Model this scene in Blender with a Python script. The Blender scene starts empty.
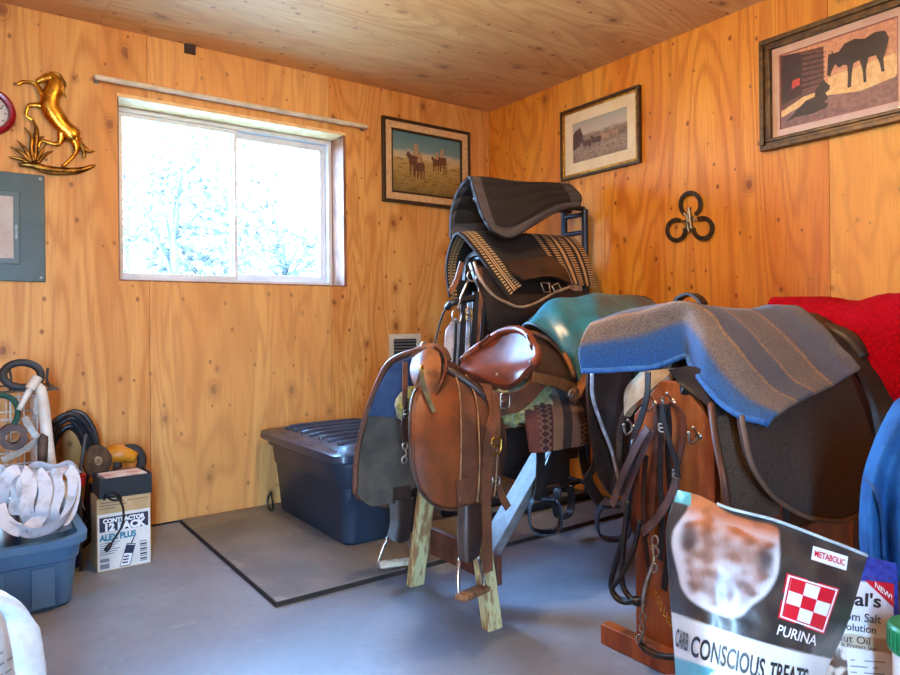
import bpy, bmesh, math, random
from mathutils import Vector, Matrix, noise
from math import sin, cos, pi, radians
random.seed(7)
scene = bpy.context.scene
COL = scene.collection
V = Vector

# ------------------------------------------------------------------ camera
F = 678.0                      # focal length in pixels of the 900 px wide frame
HEAD = radians(54.1)           # heading of the view, from the +X axis
CAM = V((-2.953, -3.60, 0.996))
FWD = V((cos(HEAD), sin(HEAD), 0)); RGT = V((sin(HEAD), -cos(HEAD), 0)); UP = V((0, 0, 1))
ROLL = 0.0095
cam = bpy.data.cameras.new('camera'); camo = bpy.data.objects.new('camera', cam); COL.objects.link(camo)
cam.sensor_fit = 'HORIZONTAL'; cam.sensor_width = 36; cam.lens = F / 900 * 36
cam.shift_y = -13.9 / 900; cam.clip_start = 0.02
rot = Matrix((RGT, UP, -FWD)).transposed().to_4x4()
camo.matrix_world = Matrix.Translation(CAM) @ rot @ Matrix.Rotation(-ROLL, 4, 'Z')
scene.camera = camo

def ray(px, py):
    u, v = px - 450, py - 323.6
    uu, vv = u - ROLL * v, v + ROLL * u
    return FWD + RGT * (uu / F) - UP * (vv / F)
def at(px, py, d): return CAM + ray(px, py) * d            # point at forward distance d
def on_y(px, py, y): r = ray(px, py); return CAM + r * ((y - CAM.y) / r.y)
def on_x(px, py, x): r = ray(px, py); return CAM + r * ((x - CAM.x) / r.x)
def on_z(px, py, z): r = ray(px, py); return CAM + r * ((z - CAM.z) / r.z)

# ------------------------------------------------------------------ materials
def lin(c):
    return tuple((x / 12.92 if x <= .04045 else ((x + .055) / 1.055) ** 2.4) for x in (v / 255 for v in c))
class NT:
    def __init__(s, name):
        s.m = bpy.data.materials.new(name); s.m.use_nodes = True
        s.t = s.m.node_tree; s.n = s.t.nodes; s.b = s.n['Principled BSDF']
    def add(s, typ, **kw):
        n = s.n.new(typ)
        for k, v in kw.items():
            if k == 'inp':
                for i, x in v.items(): s.set(n, i, x)
            else: setattr(n, k, v)
        return n
    def set(s, n, i, x):
        if isinstance(x, bpy.types.NodeSocket): s.t.links.new(x, n.inputs[i])
        else: n.inputs[i].default_value = x
    def math(s, op, a, b=0.0, c=0.0):
        n = s.n.new('ShaderNodeMath'); n.operation = op
        s.set(n, 0, a); s.set(n, 1, b)
        if op in ('MULTIPLY_ADD',): s.set(n, 2, c)
        return n.outputs[0]
    def mix(s, f, a, b, mode='MIX'):
        n = s.n.new('ShaderNodeMix'); n.data_type = 'RGBA'; n.blend_type = mode
        s.set(n, 0, f)
        for i, x in ((6, a), (7, b)):
            s.set(n, i, x if isinstance(x, bpy.types.NodeSocket) else (*x[:3], 1))
        return n.outputs[2]
    def smooth(s, x, a, b):
        n = s.n.new('ShaderNodeMapRange'); n.interpolation_type = 'SMOOTHSTEP'
        s.set(n, 0, x); s.set(n, 1, a); s.set(n, 2, b); return n.outputs[0]
    def coord(s):
        return s.n.new('ShaderNodeTexCoord').outputs['Object']
    def scaled(s, vec, sc, loc=(0, 0, 0), rot=(0, 0, 0)):
        n = s.n.new('ShaderNodeMapping'); s.set(n, 0, vec); n.inputs['Scale'].default_value = sc
        n.inputs['Location'].default_value = loc; n.inputs['Rotation'].default_value = rot
        return n.outputs[0]
    def noise(s, vec, scale, detail=3, rough=.5, dist=0):
        n = s.n.new('ShaderNodeTexNoise'); s.set(n, 'Vector', vec)
        for k, v in (('Scale', scale), ('Detail', detail), ('Roughness', rough), ('Distortion', dist)): n.inputs[k].default_value = v
        return n.outputs[0]
    def bump(s, h, strength=.3, dist=.002):
        n = s.n.new('ShaderNodeBump'); s.set(n, 'Height', h); n.inputs['Strength'].default_value = strength
        n.inputs['Distance'].default_value = dist; s.t.links.new(n.outputs[0], s.b.inputs['Normal'])

MATS = {}
def M(name, c1, c2=None, scale=12, rough=.6, metal=0, bump=0, bscale=60, spec=.5, sheen=0, coat=0, lo=.35, hi=.65, stretch=(1, 1, 1), detail=3, bdist=.002):
    """general surface: two colours mixed by noise, noise bump"""
    if name in MATS: return MATS[name]
    t = NT(name); b = t.b
    c1 = lin(c1); c2 = lin(c2) if c2 else None
    co = t.coord()
    if stretch != (1, 1, 1): co = t.scaled(co, stretch)
    if c2:
        f = t.smooth(t.noise(co, scale, detail, .6), lo, hi)
        t.set(b, 'Base Color', t.mix(f, c1, c2))
    else: b.inputs['Base Color'].default_value = (*c1, 1)
    b.inputs['Roughness'].default_value = rough; b.inputs['Metallic'].default_value = metal
    b.inputs['Specular IOR Level'].default_value = spec
    if sheen: b.inputs['Sheen Weight'].default_value = sheen; b.inputs['Sheen Roughness'].default_value = .5
    if coat: b.inputs['Coat Weight'].default_value = coat; b.inputs['Coat Roughness'].default_value = .15
    if bump: t.bump(t.noise(co, bscale, 4, .6), bump, bdist)
    MATS[name] = t.m
    return t.m
M0 = M

def plywood(name, c_light, c_dark, uv, rough=.55, knot=1.0, lines=1.0):
    """rotary cut fir plywood: flowing contour grain, knots, nail heads; uv gives (across, along) as axes"""
    t = NT(name); b = t.b
    sep = t.n.new('ShaderNodeSeparateXYZ'); t.set(sep, 0, t.coord())
    ax = {'x': sep.outputs[0], 'y': sep.outputs[1], 'z': sep.outputs[2]}
    U, W = ax[uv[0]], ax[uv[1]]
    att = t.add('ShaderNodeAttribute', attribute_name='tone'); tone = att.outputs['Fac']
    def vec(su, sw, z=0.0):
        n = t.n.new('ShaderNodeCombineXYZ'); t.set(n, 0, t.math('MULTIPLY', U, su)); t.set(n, 1, t.math('MULTIPLY', W, sw)); t.set(n, 2, z)
        return n.outputs[0]
    pz = t.math('MULTIPLY', tone, 37.0)
    n1 = t.noise(vec(2.6, .42, pz), 1.0, 2.5, .5, .7)
    cont = t.math('MULTIPLY_ADD', t.math('SINE', t.math('MULTIPLY', n1, 95.0)), .5, .5)
    cont = t.math('POWER', cont, 2.2)
    fib = t.noise(vec(150, 5, pz), 1.0, 3, .6)
    broad = t.noise(vec(3.2, .5, pz), 1.3, 3, .55)
    col = t.mix(t.smooth(broad, .3, .72), c_light, c_dark)
    dk = tuple(v * k for v, k in zip(c_dark, (.66, .50, .36)))
    col = t.mix(t.math('MULTIPLY', cont, .50 * lines), col, dk)
    col = t.mix(t.math('MULTIPLY', t.smooth(fib, .45, .75), .5), col, dk)
    # knots
    vor = t.add('ShaderNodeTexVoronoi', voronoi_dimensions='2D'); t.set(vor, 'Vector', vec(4.4, 2.9)); vor.inputs['Scale'].default_value = 1.0
    sc = t.n.new('ShaderNodeSeparateColor'); t.set(sc, 0, vor.outputs['Color'])
    here = t.math('GREATER_THAN', sc.outputs[0], .60)
    size = t.math('MULTIPLY_ADD', sc.outputs[1], .085, .025)
    wob = t.math('MULTIPLY_ADD', t.noise(vec(40, 30), 1.0, 2), .04, -.02)
    d = t.math('DIVIDE', t.math('ADD', vor.outputs['Distance'], wob), size)
    core = t.math('MULTIPLY', t.math('SUBTRACT', 1.0, t.smooth(d, .35, 1.0)), here)
    halo = t.math('MULTIPLY', t.math('SUBTRACT', 1.0, t.smooth(d, .6, 2.6)), here)
    ring = t.math('MULTIPLY', halo, t.math('MULTIPLY_ADD', t.math('SINE', t.math('MULTIPLY', d, 11.0)), .5, .5))
    kd = tuple(v * k for v, k in zip(c_dark, (.30, .2, .16)))
    col = t.mix(t.math('MULTIPLY', halo, .4 * knot), col, dk)
    col = t.mix(t.math('MULTIPLY', ring, .4 * knot), col, kd)
    col = t.mix(t.math('MULTIPLY', core, .82 * knot), col, kd)
    # small dark pin knots and nail heads
    v2 = t.add('ShaderNodeTexVoronoi', voronoi_dimensions='2D'); t.set(v2, 'Vector', vec(8.5, 6.0)); v2.inputs['Scale'].default_value = 1.0
    s2 = t.n.new('ShaderNodeSeparateColor'); t.set(s2, 0, v2.outputs['Color'])
    pin = t.math('MULTIPLY', t.math('SUBTRACT', 1.0, t.smooth(v2.outputs['Distance'], t.math('MULTIPLY', s2.outputs[1], .035), t.math('MULTIPLY_ADD', s2.outputs[1], .07, .045))), t.math('GREATER_THAN', s2.outputs[0], .35))
    col = t.mix(t.math('MULTIPLY', pin, .92 * knot), col, kd)
    # tone 0..1 makes sheets paler or deeper
    pale = tuple(min(1, v * k) for v, k in zip(c_light, (1.12, 1.28, 1.7)))
    col = t.mix(t.math('MULTIPLY', t.math('GREATER_THAN', tone, .0), t.math('MULTIPLY', tone, .55)), col, pale)
    t.set(b, 'Base Color', col)
    b.inputs['Roughness'].default_value = rough; b.inputs['Specular IOR Level'].default_value = .35
    t.bump(t.math('ADD', fib, t.math('MULTIPLY', cont, .5)), .12, .001)
    return t.m

# ------------------------------------------------------------------ mesh builder
def catmull(pts, n, closed=False):
    """resample a polyline smoothly to n points (n segments if closed)"""
    pts = [V(p) for p in pts]; m = len(pts)
    if m == 1: return [pts[0]] * n
    out = []
    segs = m if closed else m - 1
    N = n if closed else n - 1
    for i in range(n):
        x = i * segs / N; k = min(int(x), segs - 1); f = x - k
        g = (lambda j: pts[j % m]) if closed else (lambda j: pts[max(0, min(m - 1, j))])
        p0, p1, p2, p3 = g(k - 1), g(k), g(k + 1), g(k + 2)
        if not closed:
            if k == 0: p0 = p1 * 2 - p2
            if k == m - 2: p3 = p2 * 2 - p1
        out.append(.5 * ((2 * p1) + (p2 - p0) * f + (2 * p0 - 5 * p1 + 4 * p2 - p3) * f * f + (3 * p1 - p0 - 3 * p2 + p3) * f ** 3))
    return out

def loft(rows, nu, nv):
    """smooth nu x nv grid of points through rows of control points"""
    cols = [catmull(r, nv) for r in rows]
    g = [catmull([cols[i][j] for i in range(len(rows))], nu) for j in range(nv)]
    return [[g[j][i] for j in range(nv)] for i in range(nu)]

class MB:
    def __init__(s): s.v = []; s.f = []; s.mi = []; s.tone = []; s.cur = 0; s.t = 0.0; s.uv = {}; s.col = {}
    def mat(s, i): s.cur = i; return s
    def face(s, idx): s.f.append(tuple(idx)); s.mi.append(s.cur); s.tone.append(s.t)
    def poly(s, pts):
        b = len(s.v); s.v += [V(p) for p in pts]; s.face(range(b, b + len(pts))); return s
    def box(s, c, size, rot=None):
        c = V(c); b = len(s.v); h = V(size) / 2
        for i in range(8):
            p = V(((1 if i & 1 else -1) * h.x, (1 if i & 2 else -1) * h.y, (1 if i & 4 else -1) * h.z))
            if rot is not None: p = rot @ p
            s.v.append(c + p)
        for q in ((0, 2, 3, 1), (4, 5, 7, 6), (0, 1, 5, 4), (2, 6, 7, 3), (0, 4, 6, 2), (1, 3, 7, 5)): s.face([b + k for k in q])
        return s
    def lohi(s, lo, hi): lo = V(lo); hi = V(hi); return s.box((lo + hi) / 2, hi - lo)
    def beam(s, a, b, w, h, up=(0, 0, 1)):
        """bar from a to b, w across, h along up"""
        a, b = V(a), V(b); d = (b - a); L = d.length; x = d.normalized()
        y = V(up).cross(x).normalized(); z = x.cross(y)
        return s.box((a + b) / 2, (L, w, h), Matrix((x, y, z)).transposed())
    def prism(s, pts, off):
        """closed polygon extruded by the vector off"""
        off = V(off); n = len(pts); b = len(s.v)
        s.v += [V(p) for p in pts] + [V(p) + off for p in pts]
        s.face(range(b, b + n)); s.face([b + n + n - 1 - i for i in range(n)])
        for i in range(n): j = (i + 1) % n; s.face((b + i, b + n + i, b + n + j, b + j))
        return s
    def frames(s, pts, closed=False, ref=None):
        n = len(pts); out = []
        t = []
        for i in range(n):
            a = pts[(i - 1) % n if closed else max(i - 1, 0)]; b = pts[(i + 1) % n if closed else min(i + 1, n - 1)]
            d = b - a; t.append(d.normalized() if d.length > 1e-9 else V((0, 0, 1)))
        u = V(ref) if ref is not None else (V((0, 0, 1)) if abs(t[0].z) < .9 else V((1, 0, 0)))
        for i in range(n):
            u = (u - t[i] * u.dot(t[i]))
            u = u.normalized() if u.length > 1e-6 else V((1, 0, 0))
            out.append((u.copy(), t[i].cross(u)))
        return out
    def tube(s, pts, r, n=8, closed=False, cap=True, smooth=0, ref=None):
        pts = [V(p) for p in pts]
        if smooth:
            m0 = len(pts)
            pts2 = catmull(pts, smooth, closed)
            if isinstance(r, (list, tuple)): r = [x.x for x in catmull([V((q, 0, 0)) for q in r], smooth, closed)]
            pts = pts2
        fr = s.frames(pts, closed, ref); b = len(s.v); m = len(pts)
        for i, p in enumerate(pts):
            rr = r[i] if isinstance(r, (list, tuple)) else r
            for k in range(n):
                a = 2 * pi * k / n; s.v.append(p + (fr[i][0] * cos(a) + fr[i][1] * sin(a)) * rr)
        for i in range(m if closed else m - 1):
            j = (i + 1) % m
            for k in range(n):
                q = (k + 1) % n; s.face((b + i * n + k, b + i * n + q, b + j * n + q, b + j * n + k))
        if cap and not closed:
            s.face([b + n - 1 - k for k in range(n)]); s.face([b + (m - 1) * n + k for k in range(n)])
        return s
    def strap(s, pts, w, th, side, smooth=0, closed=False):
        """flat band through pts: width w along side (vector, or one per point), thickness th"""
        pts = [V(p) for p in pts]
        sides = [V(x) for x in side] if isinstance(side, list) else [V(side)] * len(pts)
        if smooth:
            sides = catmull(sides, smooth, closed); pts = catmull(pts, smooth, closed)
        m = len(pts); b = len(s.v)
        for i, p in enumerate(pts):
            a = pts[(i - 1) % m if closed else max(i - 1, 0)]; c = pts[(i + 1) % m if closed else min(i + 1, m - 1)]
            t = (c - a).normalized(); sd = sides[i] - t * sides[i].dot(t)
            sd = sd.normalized() if sd.length > 1e-6 else V((1, 0, 0)); nn = t.cross(sd)
            ww = w[i * (len(w) - 1) // max(1, m - 1)] if isinstance(w, (list, tuple)) else w
            for x, y in ((-1, -1), (1, -1), (1, 1), (-1, 1)): s.v.append(p + sd * (x * ww / 2) + nn * (y * th / 2))
        for i in range(m if closed else m - 1):
            j = (i + 1) % m
            for k in range(4):
                q = (k + 1) % 4; s.face((b + i * 4 + k, b + i * 4 + q, b + j * 4 + q, b + j * 4 + k))
        if not closed: s.face((b + 3, b + 2, b + 1, b)); e = b + (m - 1) * 4; s.face((e, e + 1, e + 2, e + 3))
        return s
    def grid(s, rows, closed_u=False, closed_v=False, mats=None):
        nu, nv = len(rows), len(rows[0]); b = len(s.v)
        for i, r in enumerate(rows):
            for j, p in enumerate(r):
                s.uv[len(s.v)] = (i / max(1, nu - 1), j / max(1, nv - 1), 0); s.v.append(V(p))
        for i in range(nu if closed_u else nu - 1):
            for j in range(nv if closed_v else nv - 1):
                i2, j2 = (i + 1) % nu, (j + 1) % nv
                if mats: s.cur = mats(i / max(1, nu - 1), j / max(1, nv - 1))
                s.face((b + i * nv + j, b + i2 * nv + j, b + i2 * nv + j2, b + i * nv + j2))
        return s
    def slab(s, rows, th, mats=None):
        """grid of points given thickness th against its normals (closed shell)"""
        nu, nv = len(rows), len(rows[0]); nr = []
        for i in range(nu):
            r = []
            for j in range(nv):
                du = rows[min(i + 1, nu - 1)][j] - rows[max(i - 1, 0)][j]; dv = rows[i][min(j + 1, nv - 1)] - rows[i][max(j - 1, 0)]
                n = du.cross(dv); r.append(n.normalized() if n.length > 1e-12 else (r[-1] if r else V((0, 0, 1))))
            nr.append(r)
        b = len(s.v)
        s.grid(rows, mats=mats)
        c = len(s.v)
        for i in range(nu):
            for j in range(nv):
                s.uv[len(s.v)] = (i / (nu - 1), j / (nv - 1), 1); s.v.append(rows[i][j] - nr[i][j] * th)
        for i in range(nu - 1):
            for j in range(nv - 1):
                if mats: s.cur = mats(i / max(1, nu - 1), j / max(1, nv - 1))
                s.face((c + i * nv + j, c + i * nv + j + 1, c + (i + 1) * nv + j + 1, c + (i + 1) * nv + j))
        ring = [(i, 0) for i in range(nu)] + [(nu - 1, j) for j in range(1, nv)] + [(i, nv - 1) for i in range(nu - 2, -1, -1)] + [(0, j) for j in range(nv - 2, 0, -1)]
        for k in range(len(ring)):
            a, d = ring[k], ring[(k + 1) % len(ring)]
            ia, id_ = a[0] * nv + a[1], d[0] * nv + d[1]
            s.face((b + ia, c + ia, c + id_, b + id_))
        return s
    def lathe(s, prof, n=24, c=(0, 0, 0), axis=None, cap=True):
        """prof: (radius, height) pairs; axis: 3x3 with its z as the axis"""
        c = V(c); b = len(s.v); A = axis or Matrix.Identity(3)
        for r, h in prof:
            for k in range(n):
                a = 2 * pi * k / n; s.v.append(c + A @ V((r * cos(a), r * sin(a), h)))
        for i in range(len(prof) - 1):
            for k in range(n):
                q = (k + 1) % n; s.face((b + i * n + k, b + i * n + q, b + (i + 1) * n + q, b + (i + 1) * n + k))
        if cap:
            s.face([b + n - 1 - k for k in range(n)]); s.face([b + (len(prof) - 1) * n + k for k in range(n)])
        return s
    def ball(s, c, r, n=12, m=8, rot=None):
        c = V(c); r = V(r) if not isinstance(r, (int, float)) else V((r, r, r)); b = len(s.v)
        R = rot or Matrix.Identity(3)
        s.v.append(c + R @ V((0, 0, -r.z)))
        for i in range(1, m):
            ph = -pi / 2 + pi * i / m
            for k in range(n):
                a = 2 * pi * k / n; s.v.append(c + R @ V((r.x * cos(ph) * cos(a), r.y * cos(ph) * sin(a), r.z * sin(ph))))
        s.v.append(c + R @ V((0, 0, r.z))); top = len(s.v) - 1
        for k in range(n):
            q = (k + 1) % n; s.face((b, b + 1 + q, b + 1 + k)); s.face((top, top - n + k, top - n + q))
            for i in range(m - 2): s.face((b + 1 + i * n + k, b + 1 + i * n + q, b + 1 + (i + 1) * n + q, b + 1 + (i + 1) * n + k))
        return s
    def add(s, o):
        b = len(s.v); s.v += o.v; s.f += [tuple(i + b for i in f) for f in o.f]; s.mi += o.mi; s.tone += o.tone
        for k, q in o.uv.items(): s.uv[k + b] = q
        for k, q in o.col.items(): s.col[k + b] = q
        return s

class Root:
    pass
def thing(name, loc, label, cat, group=None, kind=None):
    o = bpy.data.objects.new(name, None); o.empty_display_size = .05; COL.objects.link(o); o.location = loc
    tag(o, label, cat, group, kind); return o
def tag(o, label=None, cat=None, group=None, kind=None):
    for k, v in (('label', label), ('category', cat), ('group', group), ('kind', kind)):
        if v: o[k] = v
    return o
def root_loc(o):
    while o.parent: o = o.parent
    return V(o.location)
def obj(name, mb, mats, parent=None, loc=None, smooth=None, bevel=0, sub=0, label=None, recalc=True, seg=2):
    """link ONE mesh object; the builder holds world points"""
    o_loc = root_loc(parent) if parent else (V(loc) if loc is not None else V((0, 0, 0)))
    me = bpy.data.meshes.new(name)
    me.from_pydata([tuple(p - o_loc) for p in mb.v], [], mb.f)
    for m in (mats if isinstance(mats, (list, tuple)) else [mats]): me.materials.append(m)
    me.polygons.foreach_set('material_index', mb.mi)
    if any(mb.tone):
        a = me.attributes.new('tone', 'FLOAT', 'FACE'); a.data.foreach_set('value', mb.tone)
    if mb.uv:
        a = me.attributes.new('uvw', 'FLOAT_VECTOR', 'POINT')
        for i, q in mb.uv.items(): a.data[i].vector = q
    if mb.col:
        a = me.attributes.new('print_colour', 'FLOAT_COLOR', 'POINT')
        for i, q in mb.col.items(): a.data[i].color = (*q[:3], 1)
    if recalc:
        bm = bmesh.new(); bm.from_mesh(me); bmesh.ops.recalc_face_normals(bm, faces=bm.faces); bm.to_mesh(me); bm.free()
    if smooth: me.shade_smooth() if smooth is True else me.shade_smooth()
    o = bpy.data.objects.new(name, me); COL.objects.link(o)
    if parent: o.parent = parent
    else: o.location = o_loc
    if bevel:
        b = o.modifiers.new('bevel', 'BEVEL'); b.width = bevel; b.segments = seg; b.limit_method = 'ANGLE'; b.angle_limit = radians(35)
        me.shade_smooth()
        b.harden_normals = True
    elif smooth and smooth is not True:
        me.set_sharp_from_angle(angle=radians(smooth))
    if sub:
        m_ = o.modifiers.new('subsurf', 'SUBSURF'); m_.levels = sub; m_.render_levels = sub
    if label: o['label'] = label
    return o
def struct(name, mb, mats, parent=None, **kw):
    o = obj(name, mb, mats, parent, **kw)
    if not parent: o['kind'] = 'structure'
    return o

def text_mb(txt, origin, xdir, ydir, size, depth=.0006, bold=0, align='LEFT', fit=None, shear=0):
    """lettering as a mesh: origin is the baseline start, xdir/ydir the plane's axes"""
    cu = bpy.data.curves.new('t', 'FONT'); cu.body = txt; cu.size = size; cu.extrude = depth / 2; cu.offset = bold; cu.align_x = align; cu.resolution_u = 3; cu.shear = shear
    o = bpy.data.objects.new('t', cu); COL.objects.link(o)
    bpy.context.view_layer.update()
    me = o.to_mesh()
    x = V(xdir).normalized(); y = V(ydir); y = (y - x * y.dot(x)).normalized(); n = x.cross(y); c = V(origin)
    mb = MB()
    k = 1
    if fit and len(me.vertices):
        xs = [v.co.x for v in me.vertices]; k = fit / max(1e-6, (max(xs) - min(xs)))
    mb.v = [c + x * (v.co.x * k) + y * v.co.y + n * (v.co.z + depth / 2) for v in me.vertices]
    for p in me.polygons: mb.face(tuple(p.vertices))
    o.to_mesh_clear(); bpy.data.objects.remove(o); bpy.data.curves.remove(cu)
    return mb

# ------------------------------------------------------------------ the setting
X0, X1, Y0, Y1, ZC = -4.05, 0.0, -4.75, 0.0, 2.44
PLY_BACK = plywood('fir plywood window wall', lin((226, 170, 96)), lin((210, 136, 62)), 'xz')
PLY_RIGHT = plywood('fir plywood right wall', lin((228, 152, 54)), lin((208, 114, 26)), 'yz', rough=.5)
PLY_CEIL = plywood('plywood ceiling', lin((224, 178, 118)), lin((202, 146, 88)), 'yx', lines=.7)
DARKGAP = M('dark gap', (40, 24, 12), rough=.9)
WHITE_PAINT = M('white vinyl', (228, 230, 232), (214, 218, 222), 6, rough=.35)
BOARD = M('pale pine board', (246, 208, 150), (226, 178, 116), 3, rough=.6, stretch=(6, 6, 30), bump=.1)

# window opening in the back wall
WX0, WX1, WZ0, WZ1 = -2.325, -1.095, 1.218, 2.130
G = .0012
def sheet_y(mb, x0, x1, z0, z1, y0, y1, tone): mb.t = tone; mb.lohi((x0, y0, z0), (x1, y1, z1))
mb = MB()
seams = [X0, -3.42, -2.188, -1.202, -.60, X1]
tones = [.12, .05, .42, .02, .1]
for i in range(5):
    a, b = seams[i] + G, seams[i + 1] - G
    t = tones[i]
    if b < WX0 or a > WX1: sheet_y(mb, a, b, 0.012, ZC, 0, .012, t)
    else:
        a2, b2 = max(a, WX0), min(b, WX1)
        if a < WX0: sheet_y(mb, a, WX0, 0.012, ZC, 0, .012, t)
        if b > WX1: sheet_y(mb, WX1, b, 0.012, ZC, 0, .012, t)
        sheet_y(mb, a2, b2, 0.012, WZ0, 0, .012, t)
        sheet_y(mb, a2, b2, WZ1, ZC, 0, .012, t)
mb.t = 0; mb.mat(1)
for lo, hi in (((X0, .0121, 0), (WX0, .2, ZC)), ((WX1, .0121, 0), (X1 + .1, .2, ZC)), ((WX0, .0121, 0), (WX1, .2, WZ0)), ((WX0, .0121, WZ1), (WX1, .2, ZC))): mb.lohi(lo, hi)
struct('wall_back', mb, [PLY_BACK, DARKGAP])

mb = MB()
seams = [Y0, -3.456, -2.236, -1.016, Y1]
tones = [.2, .62, .03, .16]
for i in range(4):
    mb.t = tones[i]; mb.lohi((0, seams[i] + G, .012), (.012, seams[i + 1] - G, ZC))
mb.t = 0; mb.mat(1); mb.lohi((.0121, Y0, 0), (.12, Y1, ZC))
struct('wall_right', mb, [PLY_RIGHT, DARKGAP])
mb = MB(); mb.t = .15; mb.lohi((X0 - .1, Y0, 0), (X0, .2, ZC)); struct('wall_left', mb, PLY_RIGHT)
# front wall with an open doorway behind the camera
DX0, DX1, DZ = -3.75, -3.35, 2.05
mb = MB(); mb.t = .15
mb.lohi((X0, Y0 - .12, 0), (DX0, Y0, ZC)); mb.lohi((DX1, Y0 - .12, 0), (X1 + .12, Y0, ZC)); mb.lohi((DX0, Y0 - .12, DZ), (DX1, Y0, ZC))
struct('wall_front', mb, PLY_BACK)
mb = MB()
mb.lohi((DX0 - .07, Y0, 0), (DX0, Y0 + .018, DZ + .07)); mb.lohi((DX1, Y0, 0), (DX1 + .07, Y0 + .018, DZ + .07)); mb.lohi((DX0, Y0, DZ), (DX1, Y0 + .018, DZ + .07))
struct('trim_1', mb, BOARD, bevel=.003)

# ceiling sheets
mb = MB()
xs = [X0 - .1, -2.40, 0.12]; ys = [Y0 - .12, -3.19, -1.97, -.75, .2]
k = 0
for i in range(2):
    for j in range(4):
        k += 1; mb.t = (.1, .3, .2, .4, .15, .35, .05, .25)[k - 1]
        mb.lohi((xs[i] + G, ys[j] + G, ZC), (xs[i + 1] - G, ys[j + 1] - G, ZC + .012))
mb.t = 0; mb.mat(1); mb.lohi((X0 - .1, Y0 - .12, ZC + .0121), (.12, .2, ZC + .06))
struct('ceiling', mb, [PLY_CEIL, DARKGAP])

# concrete floor
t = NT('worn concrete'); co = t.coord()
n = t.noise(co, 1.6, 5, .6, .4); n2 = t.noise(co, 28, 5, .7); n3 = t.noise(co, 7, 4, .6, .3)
col = t.mix(t.smooth(n, .35, .7), lin((140, 148, 160)), lin((116, 124, 136)))  # the window's blue light is partly tinted into the concrete colour
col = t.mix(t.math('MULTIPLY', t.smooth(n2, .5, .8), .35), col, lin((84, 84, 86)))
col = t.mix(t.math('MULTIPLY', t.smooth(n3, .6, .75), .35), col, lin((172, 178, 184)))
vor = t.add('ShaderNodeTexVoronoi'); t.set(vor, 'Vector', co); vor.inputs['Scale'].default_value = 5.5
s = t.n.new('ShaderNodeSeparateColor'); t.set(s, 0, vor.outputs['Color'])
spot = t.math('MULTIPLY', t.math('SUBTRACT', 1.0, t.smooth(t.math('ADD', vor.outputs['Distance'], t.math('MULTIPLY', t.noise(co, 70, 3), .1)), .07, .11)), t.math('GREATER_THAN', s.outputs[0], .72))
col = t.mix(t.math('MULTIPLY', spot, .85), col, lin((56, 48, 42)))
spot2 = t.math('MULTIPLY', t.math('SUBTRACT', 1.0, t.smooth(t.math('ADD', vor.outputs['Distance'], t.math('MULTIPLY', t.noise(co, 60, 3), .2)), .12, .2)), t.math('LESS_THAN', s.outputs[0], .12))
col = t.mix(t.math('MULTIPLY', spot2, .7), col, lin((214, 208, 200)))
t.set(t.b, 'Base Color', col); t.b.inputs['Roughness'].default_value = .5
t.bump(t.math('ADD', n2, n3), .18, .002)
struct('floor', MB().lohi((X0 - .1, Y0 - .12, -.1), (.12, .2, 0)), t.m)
# outside ground
struct('ground', MB().lohi((-30, -30, -.35), (30, 40, -.15)), M('pale dry ground', (222, 214, 196), (196, 188, 168), 3, rough=.95))

# window: boards lining the recess, vinyl slider in two sashes, panes
YF = .150
w = MB()
w.lohi((WX0, 0, WZ1 - .018), (WX1, .19, WZ1))
struct('trim_2', w, BOARD); w = MB(); w.lohi((WX0, 0, WZ0), (WX1, .19, WZ0 + .008))
w.lohi((WX0, 0, WZ0 + .008), (WX0 + .006, .19, WZ1 - .018)); w.lohi((WX1 - .018, 0, WZ0 + .008), (WX1, .19, WZ1 - .018))
struct('trim_3', w, M('raw jamb board', (150, 96, 66), (116, 70, 46), 4, rough=.7, stretch=(6, 6, 2), bump=.1))
x0, x1, z0, z1 = WX0 + .007, WX1 - .019, WZ0 + .009, WZ1 - .019
def ring(mb, x0, x1, z0, z1, y0, y1, w, wb=None):
    wb = wb or w
    mb.lohi((x0, y0, z1 - w), (x1, y1, z1)); mb.lohi((x0, y0, z0), (x1, y1, z0 + wb))
    mb.lohi((x0, y0, z0 + wb), (x0 + w, y1, z1 - w)); mb.lohi((x1 - w, y0, z0 + wb), (x1, y1, z1 - w)); return mb
win = struct('window_1', ring(MB(), x0, x1, z0, z1, YF, YF + .075, .024), WHITE_PAINT, bevel=.003)
xm = -1.70
left = obj('sash', ring(MB(), x0 + .025, xm + .012, z0 + .025, z1 - .025, YF + .008, YF + .034, .020), WHITE_PAINT, win, bevel=.003)
right = obj('sash', ring(MB(), xm - .016, x1 - .025, z0 + .025, z1 - .025, YF + .040, YF + .066, .036), WHITE_PAINT, win, bevel=.003)
t = NT('window glass'); gl = t.add('ShaderNodeBsdfGlossy'); gl.inputs['Roughness'].default_value = .02
tr = t.add('ShaderNodeBsdfTransparent'); tr.inputs['Color'].default_value = (.97, .985, 1, 1)
mx = t.add('ShaderNodeMixShader'); fr = t.add('ShaderNodeFresnel', inp={0: 1.45})
t.set(mx, 0, t.math('MULTIPLY', fr.outputs[0], .8)); t.set(mx, 1, tr.outputs[0]); t.set(mx, 2, gl.outputs[0])
t.t.links.new(mx.outputs[0], t.n['Material Output'].inputs[0]); GLASS = t.m
obj('pane', MB().lohi((x0 + .044, YF + .019, z0 + .044), (xm - .007, YF + .023, z1 - .044)), GLASS, left)
obj('pane', MB().lohi((xm + .019, YF + .051, z0 + .060), (x1 - .060, YF + .055, z1 - .060)), GLASS, right)
obj('latch', MB().lohi((xm - .004, YF - .006, 1.60), (xm + .006, YF + .0085, 1.68)).lohi((xm - .001, YF - .016, 1.615), (xm + .004, YF - .005, 1.64)), M('grey latch', (176, 182, 190), rough=.4), left, bevel=.002)

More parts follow.
